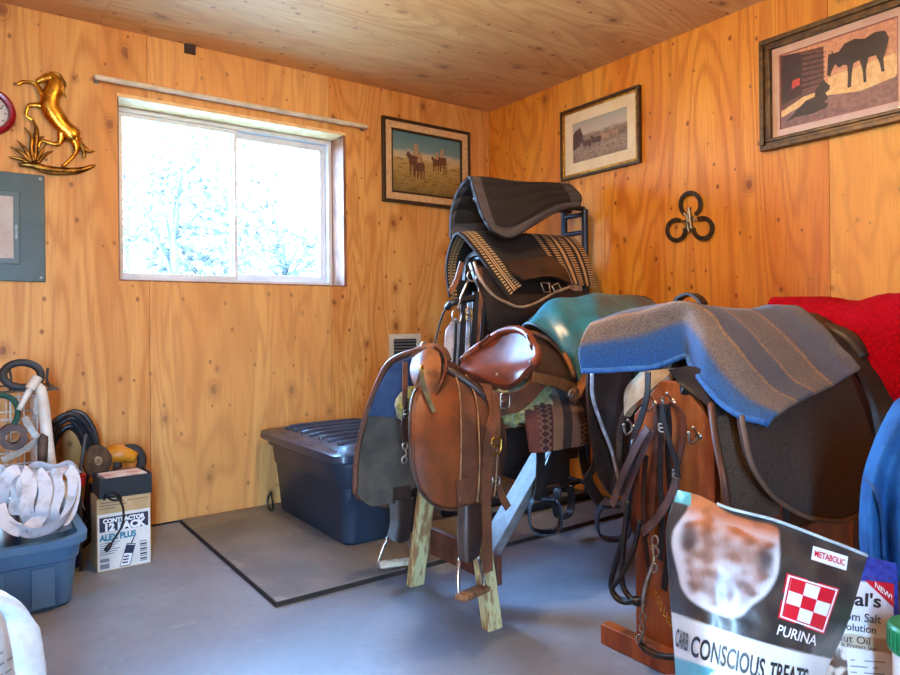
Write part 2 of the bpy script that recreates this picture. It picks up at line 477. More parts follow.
# ------------------------------------------------------------------ light
wd = bpy.data.worlds.new('sky'); scene.world = wd; wd.use_nodes = True
wn = wd.node_tree; bg = wn.nodes['Background']
tc = wn.nodes.new('ShaderNodeTexCoord'); sp = wn.nodes.new('ShaderNodeSeparateXYZ'); wn.links.new(tc.outputs['Generated'], sp.inputs[0])
rp = wn.nodes.new('ShaderNodeValToRGB'); wn.links.new(sp.outputs[2], rp.inputs[0])
rp.color_ramp.elements[0].color = (.38, .65, 1, 1); rp.color_ramp.elements[1].color = (.22, .52, 1, 1); rp.color_ramp.elements[1].position = .7
wn.links.new(rp.outputs[0], bg.inputs['Color']); bg.inputs['Strength'].default_value = 104.0
def portal(loc, rot, sx, sy):
    l = bpy.data.lights.new('sky_portal', 'AREA'); l.shape = 'RECTANGLE'; l.size = sx; l.size_y = sy; l.cycles.is_portal = True
    o = bpy.data.objects.new('sky_portal', l); COL.objects.link(o); o.location = loc; o.rotation_euler = rot; return o
portal(((WX0 + WX1) / 2, .26, (WZ0 + WZ1) / 2), (-pi / 2, 0, 0), WX1 - WX0, WZ1 - WZ0)
portal(((DX0 + DX1) / 2, Y0 - .13, DZ / 2), (pi / 2, 0, 0), DX1 - DX0, DZ)
# ceiling lamp, in the middle of the room above the frame
LX, LY = -1.85, -1.85
lamp = thing('ceiling_lamp', (LX, LY, ZC), 'bare warm bulb in a white porcelain holder on the plywood ceiling', 'lamp')
obj('lamp_holder', MB().lathe([(.055, 0), (.055, -.012), (.032, -.03), (.028, -.06), (.018, -.062)], 24, (LX, LY, ZC)), M('porcelain', (236, 234, 228), rough=.2), lamp, smooth=30)
t = NT('lit bulb'); t.b.inputs['Base Color'].default_value = (1, .8, .5, 1); t.b.inputs['Emission Color'].default_value = (1, .62, .26, 1); t.b.inputs['Emission Strength'].default_value = 30
obj('bulb', MB().lathe([(.013, -.055), (.016, -.07), (.030, -.10), (.030, -.118), (.018, -.138), (.004, -.144)], 20, (LX, LY, ZC)), t.m, lamp, smooth=True)
pl = bpy.data.lights.new('warm_bulb', 'POINT'); pl.color = (1, .76, .46); pl.energy = 50; pl.shadow_soft_size = .05
plo = bpy.data.objects.new('warm_bulb', pl); COL.objects.link(plo); plo.location = (LX, LY, ZC - .22)

vs = scene.view_settings; vs.view_transform = 'Standard'; vs.look = 'None'; vs.exposure = 0.30; vs.gamma = 1; vs.use_curve_mapping = False
scene.cycles.max_bounces = 8; scene.cycles.diffuse_bounces = 5; scene.cycles.glossy_bounces = 3; scene.cycles.transparent_max_bounces = 8
scene.cycles.use_denoising = True; scene.cycles.sample_clamp_indirect = 6; scene.cycles.caustics_reflective = False; scene.cycles.caustics_refractive = False
# ================================================================== things on the walls
METAL = M('bright metal', (190, 190, 186), rough=.28, metal=1)
STEEL = M('dull steel', (150, 148, 142), (110, 104, 96), 30, rough=.42, metal=1)
BLACK = M('black plastic', (22, 22, 24), rough=.45)
SCREW = M('screw steel', (170, 172, 170), rough=.35, metal=1)

# curtain rod over the window
RZ, RY = 2.175, -.035
rod = thing('curtain_rod', (-1.70, RY, RZ), 'thin white wooden curtain rod mounted bare above the window', 'curtain rod')
obj('rod', MB().beam((-2.43, RY, RZ), (-.965, RY, RZ), .024, .024), M('white painted rod', (222, 214, 196), (196, 184, 160), 8, rough=.5), rod, bevel=.008, seg=3)
for x in (-2.415, -.985):
    obj('bracket', MB().lohi((x - .012, 0, RZ - .02), (x + .012, -.004, RZ + .02)).lohi((x - .006, -.003, RZ - .016), (x + .006, RY + .010, RZ - .012)), STEEL, rod, bevel=.001)
# small dark square block up by the ceiling
p = on_y(190, 49, -.006)
tag(obj('wall_block', MB().box(p, (.055, .014, .05)), M('dark brown block', (62, 38, 20), (40, 24, 14), 40, rough=.8), loc=p, bevel=.002), 'small dark brown square block near ceiling above the window', 'block')

# clock, cut by the left edge of the frame
c = on_y(-12.5, 112, 0); AY = Matrix(((1, 0, 0), (0, 0, -1), (0, 1, 0)))   # its z points out of the wall (-Y)
ck = thing('wall_clock', c, 'round wall clock with thick red rim and pale face', 'clock')
obj('rim', MB().lathe([(.102, 0), (.106, .012), (.104, .028), (.094, .036), (.082, .034), (.076, .022), (.076, .001)], 40, c, AY), M('red plastic', (150, 14, 26), (128, 10, 20), 8, rough=.25), ck, smooth=40)
obj('face', MB().lathe([(.0755, .002), (.0755, .012), (.001, .012)], 40, c, AY), M('pale clock face', (206, 200, 190), rough=.4), ck)
for k in range(12):
    a = k * pi / 6; m = MB().beam(c + AY @ V((cos(a) * .060, sin(a) * .060, .0128)), c + AY @ V((cos(a) * .070, sin(a) * .070, .0128)), .004, .001, up=(0, -1, 0)); obj('hour_mark', m, BLACK, ck)
for a, L, w in ((2.2, .042, .006), (.4, .06, .004)):
    obj('hand', MB().beam(c + AY @ V((0, 0, .0145)), c + AY @ V((cos(a) * L, sin(a) * L, .0145)), w, .001, up=(0, -1, 0)), BLACK, ck)

# breaker panel
tr_ = on_y(44.5, 176, 0); br_ = on_y(45, 282, 0); px1, pz1, pz0 = tr_.x, tr_.z, br_.z; px0 = px1 - .37
PGREY = M('grey green enamel', (70, 82, 72), (60, 72, 64), 5, rough=.38)
ep = thing('electrical_panel', ((px0 + px1) / 2, 0, pz0), 'grey green metal electrical panel on the window wall below the clock', 'electrical panel')
obj('cover', MB().lohi((px0, -.012, pz0), (px1, 0, pz1)), PGREY, ep, bevel=.003)
dx1 = on_y(20, 230, -.02).x
dr = obj('door', MB().lohi((px0 + .06, -.020, pz0 + .075), (dx1, -.0122, pz1 - .085)), M('panel door enamel', (80, 93, 82), (70, 83, 74), 5, rough=.35), ep, bevel=.003)
obj('index_card', MB().lohi((px0 + .09, -.0212, pz0 + .10), (dx1 - .025, -.0202, pz1 - .11)), M('faded index card', (196, 190, 180), (186, 170, 160), 14, rough=.7), dr)
obj('door_catch', MB().lohi((dx1 - .018, -.024, pz0 + .19), (dx1 - .010, -.0202, pz0 + .25)), STEEL, dr, bevel=.001)
for x, z in ((px1 - .018, pz0 + .018), (px1 - .018, pz1 - .018), (px0 + .018, pz0 + .018), (px0 + .018, pz1 - .018)):
    obj('screw', MB().lathe([(.006, 0), (.006, .0015), (.003, .003)], 12, (x, -.0122, z), AY), SCREW, ep, smooth=30)

# brass horse plaque
def hz(x, y): return on_y(x / 5.63, 60 + y / 5.63, -.016)
KR = .00084
def limb(pts, mb, n=10, seg=None):
    P = [hz(x, y) for x, y, r in pts]; R = [r * KR for x, y, r in pts]
    mb.tube(P, R, n, smooth=seg or len(pts) * 5, ref=(0, -1, 0)); return mb
def flatten(mb, k=.62, y0=-.016):
    for v in mb.v: v.y = min(-.001, y0 + (v.y - y0) * k)
    return mb
BRASS = M('polished brass', (232, 172, 62), (176, 112, 34), 26, rough=.26, metal=1, bump=.25, bscale=120)
BRASSD = M('tarnished brass', (168, 116, 48), (96, 62, 26), 30, rough=.36, metal=1, bump=.3, bscale=120)
c = hz(300, 610)
hp = thing('horse_plaque', c, 'brass wall plaque of a rearing horse among grass tufts', 'wall decoration')
m = MB()
limb([(206, 122, 10), (222, 116, 15), (252, 104, 21), (286, 96, 26), (306, 112, 32), (304, 160, 42), (285, 215, 46), (282, 262, 50), (318, 325, 50), (362, 378, 44), (402, 415, 48), (428, 436, 40), (438, 444, 20)], m, 12, 60)
limb([(262, 225, 24), (236, 190, 17), (212, 150, 12), (186, 127, 9), (132, 122, 9), (98, 138, 10)], m)
limb([(275, 262, 26), (225, 256, 17), (166, 256, 11), (152, 282, 8), (148, 312, 8), (186, 338, 9)], m)
limb([(395, 415, 42), (352, 410, 28), (342, 452, 17), (318, 474, 13), (236, 456, 9), (212, 492, 9)], m)
limb([(420, 440, 36), (432, 488, 20), (424, 525, 12), (396, 560, 9), (352, 600, 10)], m)
m.ball(hz(290, 74), .009, 8, 6)
obj('horse', flatten(m), BRASS, hp, smooth=True)
m = MB()
limb([(300, 70, 8), (338, 92, 12), (352, 140, 11), (356, 185, 8), (376, 214, 3)], m)
limb([(330, 82, 7), (365, 130, 7), (366, 160, 3)], m)
obj('mane', flatten(m), BRASSD, hp, smooth=True)
m = MB()
limb([(442, 450, 12), (466, 490, 16), (500, 512, 9), (534, 512, 3)], m); limb([(455, 480, 9), (474, 530, 10), (470, 560, 3)], m)
obj('tail', flatten(m), BRASSD, hp, smooth=True)
m = MB()
limb([(108, 588, 8), (180, 592, 18), (260, 612, 20), (340, 622, 18), (440, 622, 17), (520, 598, 10), (536, 590, 4)], m)
limb([(215, 618, 8), (300, 636, 10), (420, 636, 9), (470, 626, 4)], m)
for pts in ([(190, 575, 14), (176, 500, 12), (178, 430, 10), (138, 380, 3)], [(196, 570, 14), (202, 480, 14), (206, 400, 12), (188, 336, 4)], [(180, 580, 12), (120, 520, 11), (60, 486, 3)],
            [(175, 585, 11), (110, 556, 10), (50, 545, 3)], [(180, 575, 12), (140, 500, 10), (96, 452, 3)], [(205, 570, 12), (230, 520, 10), (262, 470, 3)], [(210, 580, 12), (260, 530, 9), (300, 512, 3)],
            [(165, 592, 10), (130, 592, 9), (100, 580, 3)], [(205, 470, 8), (225, 440, 8), (250, 432, 3)]):
    limb(pts, m, 6)
obj('grass_base', flatten(m, .8), BRASSD, hp, smooth=True)

# ---------------------------------------------------------------- pictures
def ring_uv(mb, P, u0, u1, v0, v1, w, n0, n1):
    """rectangular ring w wide on a wall plane; P(u, v, n) gives the world point"""
    def bx(a, b, c_, d):
        k = len(mb.v)
        for n in (n0, n1):
            for u, v in ((a, c_), (b, c_), (b, d), (a, d)): mb.v.append(P(u, v, n))
        for q in ((0, 1, 2, 3), (7, 6, 5, 4), (0, 4, 5, 1), (1, 5, 6, 2), (2, 6, 7, 3), (3, 7, 4, 0)): mb.face([k + i for i in q])
    if w is None: bx(u0, u1, v0, v1); return mb
    bx(u0, u1, v1 - w, v1); bx(u0, u1, v0, v0 + w); bx(u0, u0 + w, v0 + w, v1 - w); bx(u1 - w, u1, v0 + w, v1 - w); return mb
def P_back(x0, z0): return lambda u, v, n: V((x0 + u, -n, z0 + v))
def P_right(y0, z0): return lambda u, v, n: V((-n, y0 - u, z0 + v))
def blob(P, pts, w, h, n):   # outline in 0..1 (v up) to a flat polygon on the plane
    return [P(u * w, v * h, n) for u, v in pts]

# 1: riders on dry hills, beside the window
tl = on_y(382.2, 115.2, -.02); tr2 = on_y(469.6, 130.7, -.02); bl = on_y(383, 201, -.02)
w, h = tr2.x - tl.x, tl.z - bl.z; P = P_back(tl.x, bl.z)
pic = thing('framed_painting', P(w / 2, h / 2, 0), 'framed painting of riders on dry hills, hung beside the window', 'picture')
DKFRAME = M('dark walnut frame', (58, 38, 24), (40, 26, 16), 20, rough=.4)
fr_ = obj('frame', ring_uv(MB(), P, 0, w, 0, h, .020, .002, .030), DKFRAME, pic, bevel=.003)
obj('linen_slip', ring_uv(MB(), P, .0202, w - .0202, .0202, h - .0202, .042, .003, .024), M('tan linen slip', (214, 176, 128), (196, 152, 104), 60, rough=.8), pic, bevel=.002)
obj('inner_lip', ring_uv(MB(), P, .0624, w - .0624, .0624, h - .0624, .014, .003, .018), DKFRAME, pic, bevel=.002)
a, b_ = .0766, .0766
def canvas_mat(name, bands, scale=26, seed=0., streak=(1, 1, 3)):
    """painted canvas: bands (height 0..1, colour) with broken brushwork; uses uvw"""
    t = NT(name); at_ = t.add('ShaderNodeAttribute', attribute_name='uvw'); sp_ = t.n.new('ShaderNodeSeparateXYZ'); t.set(sp_, 0, at_.outputs['Vector'])
    co = t.scaled(t.coord(), streak, (seed, seed, 0))
    n1 = t.noise(co, scale, 4, .65, .5); n2 = t.noise(co, scale * .35, 3, .6)
    hgt = t.math('ADD', sp_.outputs[1], t.math('MULTIPLY_ADD', n2, .24, -.12))
    rp_ = t.n.new('ShaderNodeValToRGB'); t.set(rp_, 0, hgt); e = rp_.color_ramp.elements
    for i, (pos, cc) in enumerate(bands):
        el = e[i] if i < 2 else e.new(pos)
        el.position = pos; el.color = (*lin(cc), 1)
    col = t.mix(t.math('MULTIPLY', t.math('MULTIPLY', t.smooth(n1, .48, .66), t.math('SUBTRACT', 1.0, t.smooth(hgt, .5, .68))), .75), rp_.outputs[0], lin((84, 62, 34)))
    t.set(t.b, 'Base Color', col); t.b.inputs['Roughness'].default_value = .45; return t.m
def sheet(P, u0, u1, v0, v1, n, nu=2, nv=2):
    mb = MB(); g = [[P(u0 + (u1 - u0) * i / (nu - 1), v0 + (v1 - v0) * j / (nv - 1), n) for j in range(nv)] for i in range(nu)]
    mb.grid(g); return mb
cw, ch = w - 2 * a, h - 2 * a
Pc = lambda u, v, n: P(a + u, a + v, n)
cv = obj('canvas', sheet(Pc, 0, cw, 0, ch, .010), canvas_mat('western canvas', [(0, (120, 96, 50)), (.28, (158, 124, 62)), (.52, (178, 142, 78)), (.60, (196, 170, 128)), (.67, (170, 164, 140)), (.74, (104, 132, 132)), (1, (78, 116, 122))]), pic)
m = MB(); RB = M('rider browns', (110, 64, 40), (70, 40, 26), 90, rough=.6); RW = M('rider pale', (186, 150, 108), (140, 104, 72), 90, rough=.6)
def rider(cx, cy, s, mb):
    n = rider.n = getattr(rider, 'n', .0104) + .0006
    mb.mat(0)
    mb.poly(blob(Pc, [(cx + x * s, cy + y * s * 1.3) for x, y in ((-.10, -.02), (-.02, -.05), (.06, -.04), (.10, .03), (.09, .10), (.02, .12), (-.06, .11), (-.12, .16), (-.15, .10), (-.11, .06))], cw, ch, n))
    for lx in (-.08, -.03, .04, .085): mb.poly(blob(Pc, [(cx + (lx - .012) * s, cy), (cx + (lx + .016) * s, cy), (cx + (lx + .004) * s, cy - .22 * s), (cx + (lx - .014) * s, cy - .22 * s)], cw, ch, n - .0002))
    mb.mat(1)
    mb.poly(blob(Pc, [(cx + x * s, cy + y * s * 1.3) for x, y in ((-.045, .10), (.04, .10), (.035, .20), (.045, .25), (.0, .28), (-.04, .24), (-.03, .19))], cw, ch, n + .0002))
rider(.33, .50, .95, m); rider(.38, .42, .8, m); rider(.72, .58, .7, m); rider(.64, .55, .6, m)
obj('riders', m, [RB, RW], cv)

# 2: gold frame with a mat, on the right wall near the corner
tl = on_x(560.4, 112.7, -.02); tr2 = on_x(639.5, 84, -.02); bl = on_x(563.6, 181, -.02)
w, h = tl.y - tr2.y, tl.z - bl.z; P = P_right(tl.y, bl.z)
pic = thing('framed_print', P(w / 2, h / 2, 0), 'small horse team print in thin gold frame, nearer the corner', 'picture')
GOLD = M('antique gold', (206, 150, 58), (160, 104, 34), 30, rough=.32, metal=1)
obj('frame', ring_uv(MB(), P, 0, w, 0, h, .014, .002, .028), M('bronze frame edge', (84, 58, 30), (58, 38, 20), 20, rough=.4, metal=.4), pic, bevel=.003)
obj('gilt_edge', ring_uv(MB(), P, .0142, w - .0142, .0142, h - .0142, .014, .003, .022), GOLD, pic, bevel=.003)
MATB = M('cream mat board', (232, 214, 178), (224, 204, 166), 10, rough=.85)
mt = obj('mat_board', ring_uv(MB(), P, .0284, w - .0284, .0284, h - .0284, .062, .003, .012), MATB, pic)
a = .0906; cw, ch = w - 2 * a, h - 2 * a; Pc = lambda u, v, n: P(a + u, a + v, n)
cv = obj('print', sheet(Pc, 0, cw, 0, ch, .008), canvas_mat('sepia street print', [(0, (142, 118, 96)), (.3, (158, 136, 112)), (.45, (120, 96, 80)), (.62, (140, 116, 96)), (.7, (190, 178, 158)), (1, (168, 166, 156))], 40, 3.), pic)
m = MB(); m.mat(0)
for cx, cy, s in ((.28, .40, .8), (.45, .42, .8), (.62, .46, .7), (.78, .48, .6)):
    m.mat(0 if cx < .6 else 1)
    m.poly(blob(Pc, [(cx + x * s, cy + y * s * 1.2) for x, y in ((-.10, -.03), (0, -.05), (.09, -.03), (.10, .08), (.02, .10), (-.06, .09), (-.11, .17), (-.15, .12), (-.11, .05))], cw, ch, .0084 + cx * .0008))
    for lx in (-.08, -.03, .04, .08): m.poly(blob(Pc, [(cx + (lx - .012) * s, cy), (cx + (lx + .014) * s, cy), (cx + lx * s, cy - .2 * s), (cx + (lx - .014) * s, cy - .2 * s)], cw, ch, .0083))
m.mat(0); m.poly(blob(Pc, [(0, .32), (.12, .4), (.2, .62), (.14, .86), (.04, .8), (0, .7)], cw, ch, .0082))
obj('horse_team', m, [M('print umber', (96, 66, 52), (66, 46, 38), 70, rough=.7), M('print dun', (178, 140, 108), (150, 112, 84), 70, rough=.7)], cv)

# 3: large print of a mare and a foal lying by a log barn, behind glass
tl = on_x(760, 42.5, -.02); bl = on_x(763, 151.7, -.02); yr = on_x(922, 60, -.02).y
w, h = tl.y - yr, tl.z - bl.z; P = P_right(tl.y, bl.z)
pic = thing('framed_print', P(w / 2, h / 2, 0), 'large framed print of mare and lying foal by log barn', 'picture')
BRZ = M('carved bronze frame', (104, 72, 34), (66, 44, 22), 26, rough=.4, metal=.3, bump=.15)
m = ring_uv(MB(), P, 0, w, 0, h, .022, .002, .036); ring_uv(m, P, .0202, w - .0202, .0202, h - .0202, .016, .002, .026); ring_uv(m, P, .034, w - .034, .034, h - .034, .016, .002, .031)
obj('frame', m, BRZ, pic, bevel=.004)
obj('mat_board', ring_uv(MB(), P, .0502, w - .0502, .0502, h - .0502, .032, .003, .012), M('pinkish mat board', (226, 186, 160), (216, 174, 148), 10, rough=.85), pic)
a = .0824; cw, ch = w - 2 * a, h - 2 * a; Pc = lambda u, v, n: P(a + u, a + v, n)
PR = [M('print ' + n_, c_, c2, 60, rough=.6) for n_, c_, c2 in (('sky glow', (228, 160, 110), (206, 132, 90)), ('barn brown', (120, 74, 60), (96, 56, 48)), ('log dark', (62, 36, 28), (48, 28, 24)),
      ('straw light', (244, 198, 130), (228, 170, 100)), ('horse dark', (58, 40, 30), (44, 30, 22)), ('ground mauve', (150, 104, 90), (120, 80, 70)), ('red lantern', (214, 70, 40), (190, 56, 34)), ('rose border', (170, 96, 84), (160, 88, 76)))]
m = MB(); n = .006
def lay(k, pts):
    global n
    n += .00012; m.mat(k); m.poly(blob(Pc, pts, cw, ch, n))
m.mat(7); m.poly(blob(Pc, [(0, 0), (1, 0), (1, 1), (0, 1)], cw, ch, n))
lay(0, [(.012, .015), (.988, .015), (.988, .985), (.012, .985)])
lay(1, [(.012, .25), (.40, .40), (.40, .93), (.012, .985)])
lay(2, [(.012, .32), (.20, .40), (.21, .9), (.17, .96), (.10, .97), (.012, .985)])
for k in range(7): lay(2, [(.2, .46 + k * .07), (.41, .47 + k * .063), (.41, .485 + k * .063), (.2, .49 + k * .07)])
lay(3, [(.012, .15), (.988, .15), (.988, .58), (.44, .52), (.43, .38), (.22, .36), (.012, .24)])
lay(5, [(.012, .015), (.988, .015), (.988, .33), (.7, .26), (.45, .30), (.25, .27), (.012, .16)])
lay(3, [(.40, .30), (.70, .24), (.98, .30), (.98, .36), (.7, .31), (.45, .34)])
lay(6, [(.11, .50), (.19, .53), (.19, .62), (.12, .61)])
# mare, head lowered to the left
lay(4, [(.435, .66), (.43, .55), (.455, .52), (.475, .60), (.50, .66), (.53, .60), (.57, .62), (.60, .60), (.605, .45), (.60, .32), (.63, .32), (.635, .45), (.65, .60), (.70, .62), (.725, .48), (.73, .33), (.755, .33), (.75, .48), (.77, .62),
        (.83, .62), (.86, .5), (.87, .40), (.895, .40), (.885, .55), (.91, .66), (.93, .78), (.90, .88), (.82, .90), (.74, .86), (.66, .90), (.58, .88), (.53, .80), (.485, .80), (.475, .85), (.465, .79), (.445, .82), (.44, .76)])
# foal lying
lay(4, [(.06, .09), (.15, .12), (.30, .11), (.42, .14), (.44, .19), (.40, .22), (.44, .26), (.415, .33), (.45, .36), (.455, .41), (.42, .46), (.40, .52), (.385, .47), (.355, .45), (.33, .40), (.32, .32), (.24, .30), (.17, .22)])
cv = obj('print', m, PR, pic)
obj('glass', sheet(P, .052, w - .052, .052, h - .052, .014), GLASS, pic)

# three iron horseshoes joined as a trefoil
def hs(x, y): return on_x(660 + x / 9.65, 180 + y / 9.65, -.014)
cc = hs(285, 400)
ho = thing('horseshoe_trefoil', cc, 'three rusty horseshoes welded in a trefoil on right wall', 'wall decoration')
IRON = M('rusty iron', (74, 56, 40), (48, 38, 32), 40, rough=.5, metal=.7, bump=.3)
for (x, y, rx, ry), ang in zip(((292, 235, 98, 112), (155, 482, 88, 98), (412, 466, 90, 98)), (90, 214, -30)):
    pts = []
    o_ = hs(x, y); ux = hs(x + 100, y) - o_; uy = hs(x, y - 100) - o_; ux.x = uy.x = 0
    for k in range(25):
        a_ = radians(ang) + (k / 24 - .5) * radians(305)
        pts.append(o_ + ux * (cos(a_) * rx / 100) + uy * (sin(a_) * ry / 100))
    obj('horseshoe', MB().strap(pts, .021, .010, [(p - o_).normalized() for p in pts]), IRON, ho, bevel=.003)
m = MB()
for a1, b1, r in (((285, 270), (262, 470), .007), ((285, 270), (310, 470), .007), ((215, 410), (330, 360), .006), ((230, 470), (325, 470), .007), ((275, 430), (285, 500), .008), ((240, 320), (300, 420), .006), ((330, 380), (345, 395), .007)):
    m.tube([hs(*a1) + V((-.006, 0, 0)), hs(*b1) + V((-.006, 0, 0))], r, 8)
obj('weld_centre', m, STEEL, ho, smooth=40)

# louvred wall vent
vl = on_y(388.5, 334.4, 0); vr = on_y(419.8, 334.4, 0); vw = vr.x - vl.x; vh = .24; P = P_back(vl.x, vl.z - vh)
vt = thing('wall_vent', P(vw / 2, 0, 0), 'white framed louvred vent low on window wall behind the saddle', 'vent')
VW = M('vent enamel', (222, 214, 196), (210, 200, 180), 8, rough=.4)
obj('frame', ring_uv(MB(), P, 0, vw, 0, vh, .030, .0005, .012), VW, vt, bevel=.002)
obj('duct_back', ring_uv(MB(), P, .0302, vw - .0302, .0302, vh - .0302, None, .0005, .002), BLACK, vt)
for k in range(9):
    z = vl.z - vh + .042 + k * .0195
    obj('louvre', MB().beam((vl.x + .031, -.007, z), (vr.x - .031, -.007, z), .0016, .014, up=(0, -.7, .7)), M('grey louvre', (150, 146, 136), rough=.45), vt)
# ================================================================== floor mat, totes, carton and the clutter on the left
t = NT('worn stall mat'); co = t.coord(); n = t.noise(co, 3, 5, .6, .3); n2 = t.noise(co, 60, 4, .7); n3 = t.noise(co, 9, 4, .6, .8)
col = t.mix(t.smooth(n, .35, .7), lin((104, 104, 104)), lin((128, 124, 118)))
col = t.mix(t.math('MULTIPLY', t.smooth(n2, .5, .8), .4), col, lin((70, 66, 62)))
col = t.mix(t.math('MULTIPLY', t.smooth(n3, .6, .72), .45), col, lin((166, 158, 148)))
t.set(t.b, 'Base Color', col); t.b.inputs['Roughness'].default_value = .55; t.bump(n2, .15, .001)
MATG = t.m
mb = MB(); z = .019
mb.mat(0).lohi((-2.052, -1.293, .003), (-.03, -.02, z))
mb.mat(1).lohi((-2.056, -1.297, 0), (-2.0521, -.02, z - .002)).lohi((-2.0521, -1.297, 0), (-.03, -1.2931, z - .002))
tag(obj('floor_mat', mb, [MATG, M('dark mat edge', (48, 36, 28), (30, 24, 20), 30, rough=.8)], loc=(-1.04, -.65, 0)), 'large flat grey floor mat with dark edge under the navy tote', 'mat')

def rrect(cx, cy, hx, hy, r, z, n=5):
    P = []
    for sx, sy, a0 in ((1, 1, 0), (-1, 1, pi / 2), (-1, -1, pi), (1, -1, 3 * pi / 2)):
        for k in range(n + 1):
            a = a0 + pi / 2 * k / n; P.append(V((cx + sx * (hx - r) + r * cos(a), cy + sy * (hy - r) + r * sin(a), z)))
    return P
def shell(mb, rings):
    mb.grid(rings, closed_v=True); n = len(rings[0]); b = len(mb.v) - n * len(rings)
    mb.face([b + n - 1 - k for k in range(n)]); e = b + n * (len(rings) - 1); mb.face([e + k for k in range(n)]); return mb
def tote_body(cx, cy, hx, hy, H, flare, r=.045, wall=.005, z=0):
    R = []
    for zz, f in ((0, -.012), (.012, 0), (H * .66, flare * .66), (H * .68, flare * .66 + .008), (H - .03, flare + .006), (H - .028, flare + .026), (H, flare + .028), (H + .001, flare - .004)):
        R.append(rrect(cx, cy, hx + f, hy + f, r + max(0, f), z + zz))
    for zz, f in ((H * .68, flare * .66 - wall), (.02, -wall), (.012, -.02)):
        R.append(rrect(cx, cy, hx + f, hy + f, r, z + zz))
    return shell(MB(), R)

# navy tote with ribbed lid
NAVY = M('navy plastic', (46, 60, 78), (38, 50, 66), 4, rough=.42, bump=.05)
tx, ty, tz, hx, hy, H = -1.362, -.535, .0195, .222, .388, .385
nt = thing('storage_tote', (tx, ty, tz), 'navy storage tote with ribbed lid standing on the floor mat', 'storage tote')
obj('body', tote_body(tx, ty, hx, hy, H, .04, z=tz), NAVY, nt, smooth=40)
R = []
for zz, f in ((H - .006, .080), (H + .004, .087), (H + .030, .085), (H + .036, .076), (H + .034, .03), (H + .050, .012)):
    R.append(rrect(tx, ty, hx + f, hy + f, .06, tz + zz))
lid = MB(); top = R[-1]; R2 = R + [rrect(tx, ty, hx - .04, hy - .05, .04, tz + H + .060)]
shell(lid, [rrect(tx, ty, hx + .034, hy + .034, .05, tz + H + .0015)] + R2)
for k in range(7):
    y = ty - hy + .07 + k * .10
    lid.tube([(tx - hx + .0, y, tz + H + .052), (tx - hx + .05, y, tz + H + .062), (tx, y, tz + H + .064), (tx + hx - .05, y, tz + H + .062), (tx + hx, y, tz + H + .052)], .013, 8, smooth=12)
obj('lid', lid, M('navy lid plastic', (58, 72, 92), (48, 60, 80), 5, rough=.3), nt, smooth=40)
for y in (ty - hy - .036,):
    obj('latch', MB().lohi((tx - .05, y - .052, tz + H - .075), (tx + .05, y - .026 + .018, tz + H - .031)), NAVY, nt, bevel=.004)
# coil of wire lying against the tote's end on the mat
g = on_z(286, 503, .03)
obj_ = MB().tube([V((-1.640, -.17, .075)) + V((0.006 * sin(k), cos(k * 2 * pi / 12) * .035, sin(k * 2 * pi / 12) * .05)) for k in range(26)], .004, 6)
tag(obj('wire_coil', obj_, BLACK, loc=(-1.640, -.17, .02), smooth=True), 'small dark wire coil on the mat against the navy tote', 'wire')

# blue tote holding white fence tape
BLUE = M('slate blue plastic', (96, 138, 172), (84, 124, 160), 4, rough=.4, bump=.04)
lx, ly, lhx, lhy, LH = -2.892, -.660, .262, .170, .252
lt = thing('storage_tote', (lx, ly, 0), 'open slate blue tote full of white fence tape', 'storage tote')
bd = tote_body(lx, ly, lhx, lhy, LH, .026)
for x in (lx - .13, lx + .02, lx + .17): bd.lohi((x - .035, ly - lhy - .022, .02), (x + .035, ly - lhy - .002, LH * .62))
obj('body', bd, BLUE, lt, smooth=40)
# silver can in the tote
c = on_y(2, 502, -.74)
sc_ = thing('metal_can', (c.x, -.72, .0145), 'silver metal can in the slate blue tote beside the tape', 'can')
obj('can_body', MB().lathe([(.055, .0), (.06, .004), (.06, .30), (.052, .335), (.03, .345), (.03, .36)], 24, (c.x, -.72, .0145)), M('shiny tin', (200, 202, 200), rough=.25, metal=1), sc_, smooth=35)
obj('can_lid', MB().lathe([(.033, .360), (.033, .378), (.03, .381)], 20, (c.x, -.72, .0145)), METAL, sc_, smooth=35)
# white polytape: looped ribbons heaped in the tote, one hanging over its front
TAPE = M('soiled white tape', (206, 206, 210), (172, 164, 160), 24, rough=.75, lo=.45, hi=.75, bump=.2, bscale=200)
pt = thing('fence_tape', (lx, -.72, .10), 'tangle of wide white electric fence tape heaped over tote edge', 'fence tape')
TS = lambda px, py, y: on_y(px, py, y)
loops = [
 [(10, 530, -.74), (2, 500, -.80), (8, 476, -.82), (22, 470, -.80), (30, 486, -.83), (26, 508, -.86), (30, 524, -.83), (22, 536, -.74)],
 [(36, 532, -.74), (26, 505, -.82), (24, 482, -.82), (36, 472, -.79), (46, 488, -.83), (42, 510, -.86), (42, 524, -.82)],
 [(52, 534, -.72), (42, 500, -.80), (40, 478, -.80), (50, 472, -.77), (58, 490, -.81), (52, 512, -.84), (58, 526, -.80)],
 [(66, 530, -.70), (58, 498, -.78), (56, 476, -.77), (66, 468, -.74), (74, 480, -.77), (72, 504, -.80), (64, 520, -.82), (48, 528, -.85)],
 [(-14, 520, -.70), (-8, 484, -.76), (0, 471, -.77), (12, 474, -.78), (18, 492, -.81), (14, 515, -.83)],
 [(2, 524, -.85), (14, 528, -.875), (30, 533, -.895), (48, 529, -.895), (62, 521, -.88), (72, 508, -.84), (77, 490, -.78), (74, 472, -.72)],
 [(20, 474, -.74), (36, 465, -.71), (54, 468, -.72), (68, 464, -.70), (78, 474, -.70)],
 [(-2, 505, -.84), (4, 520, -.87), (20, 530, -.885), (36, 522, -.86), (46, 504, -.83), (56, 486, -.78)],
 [(30, 476, -.72), (44, 480, -.75), (52, 496, -.79), (46, 515, -.83), (54, 528, -.79)],
]
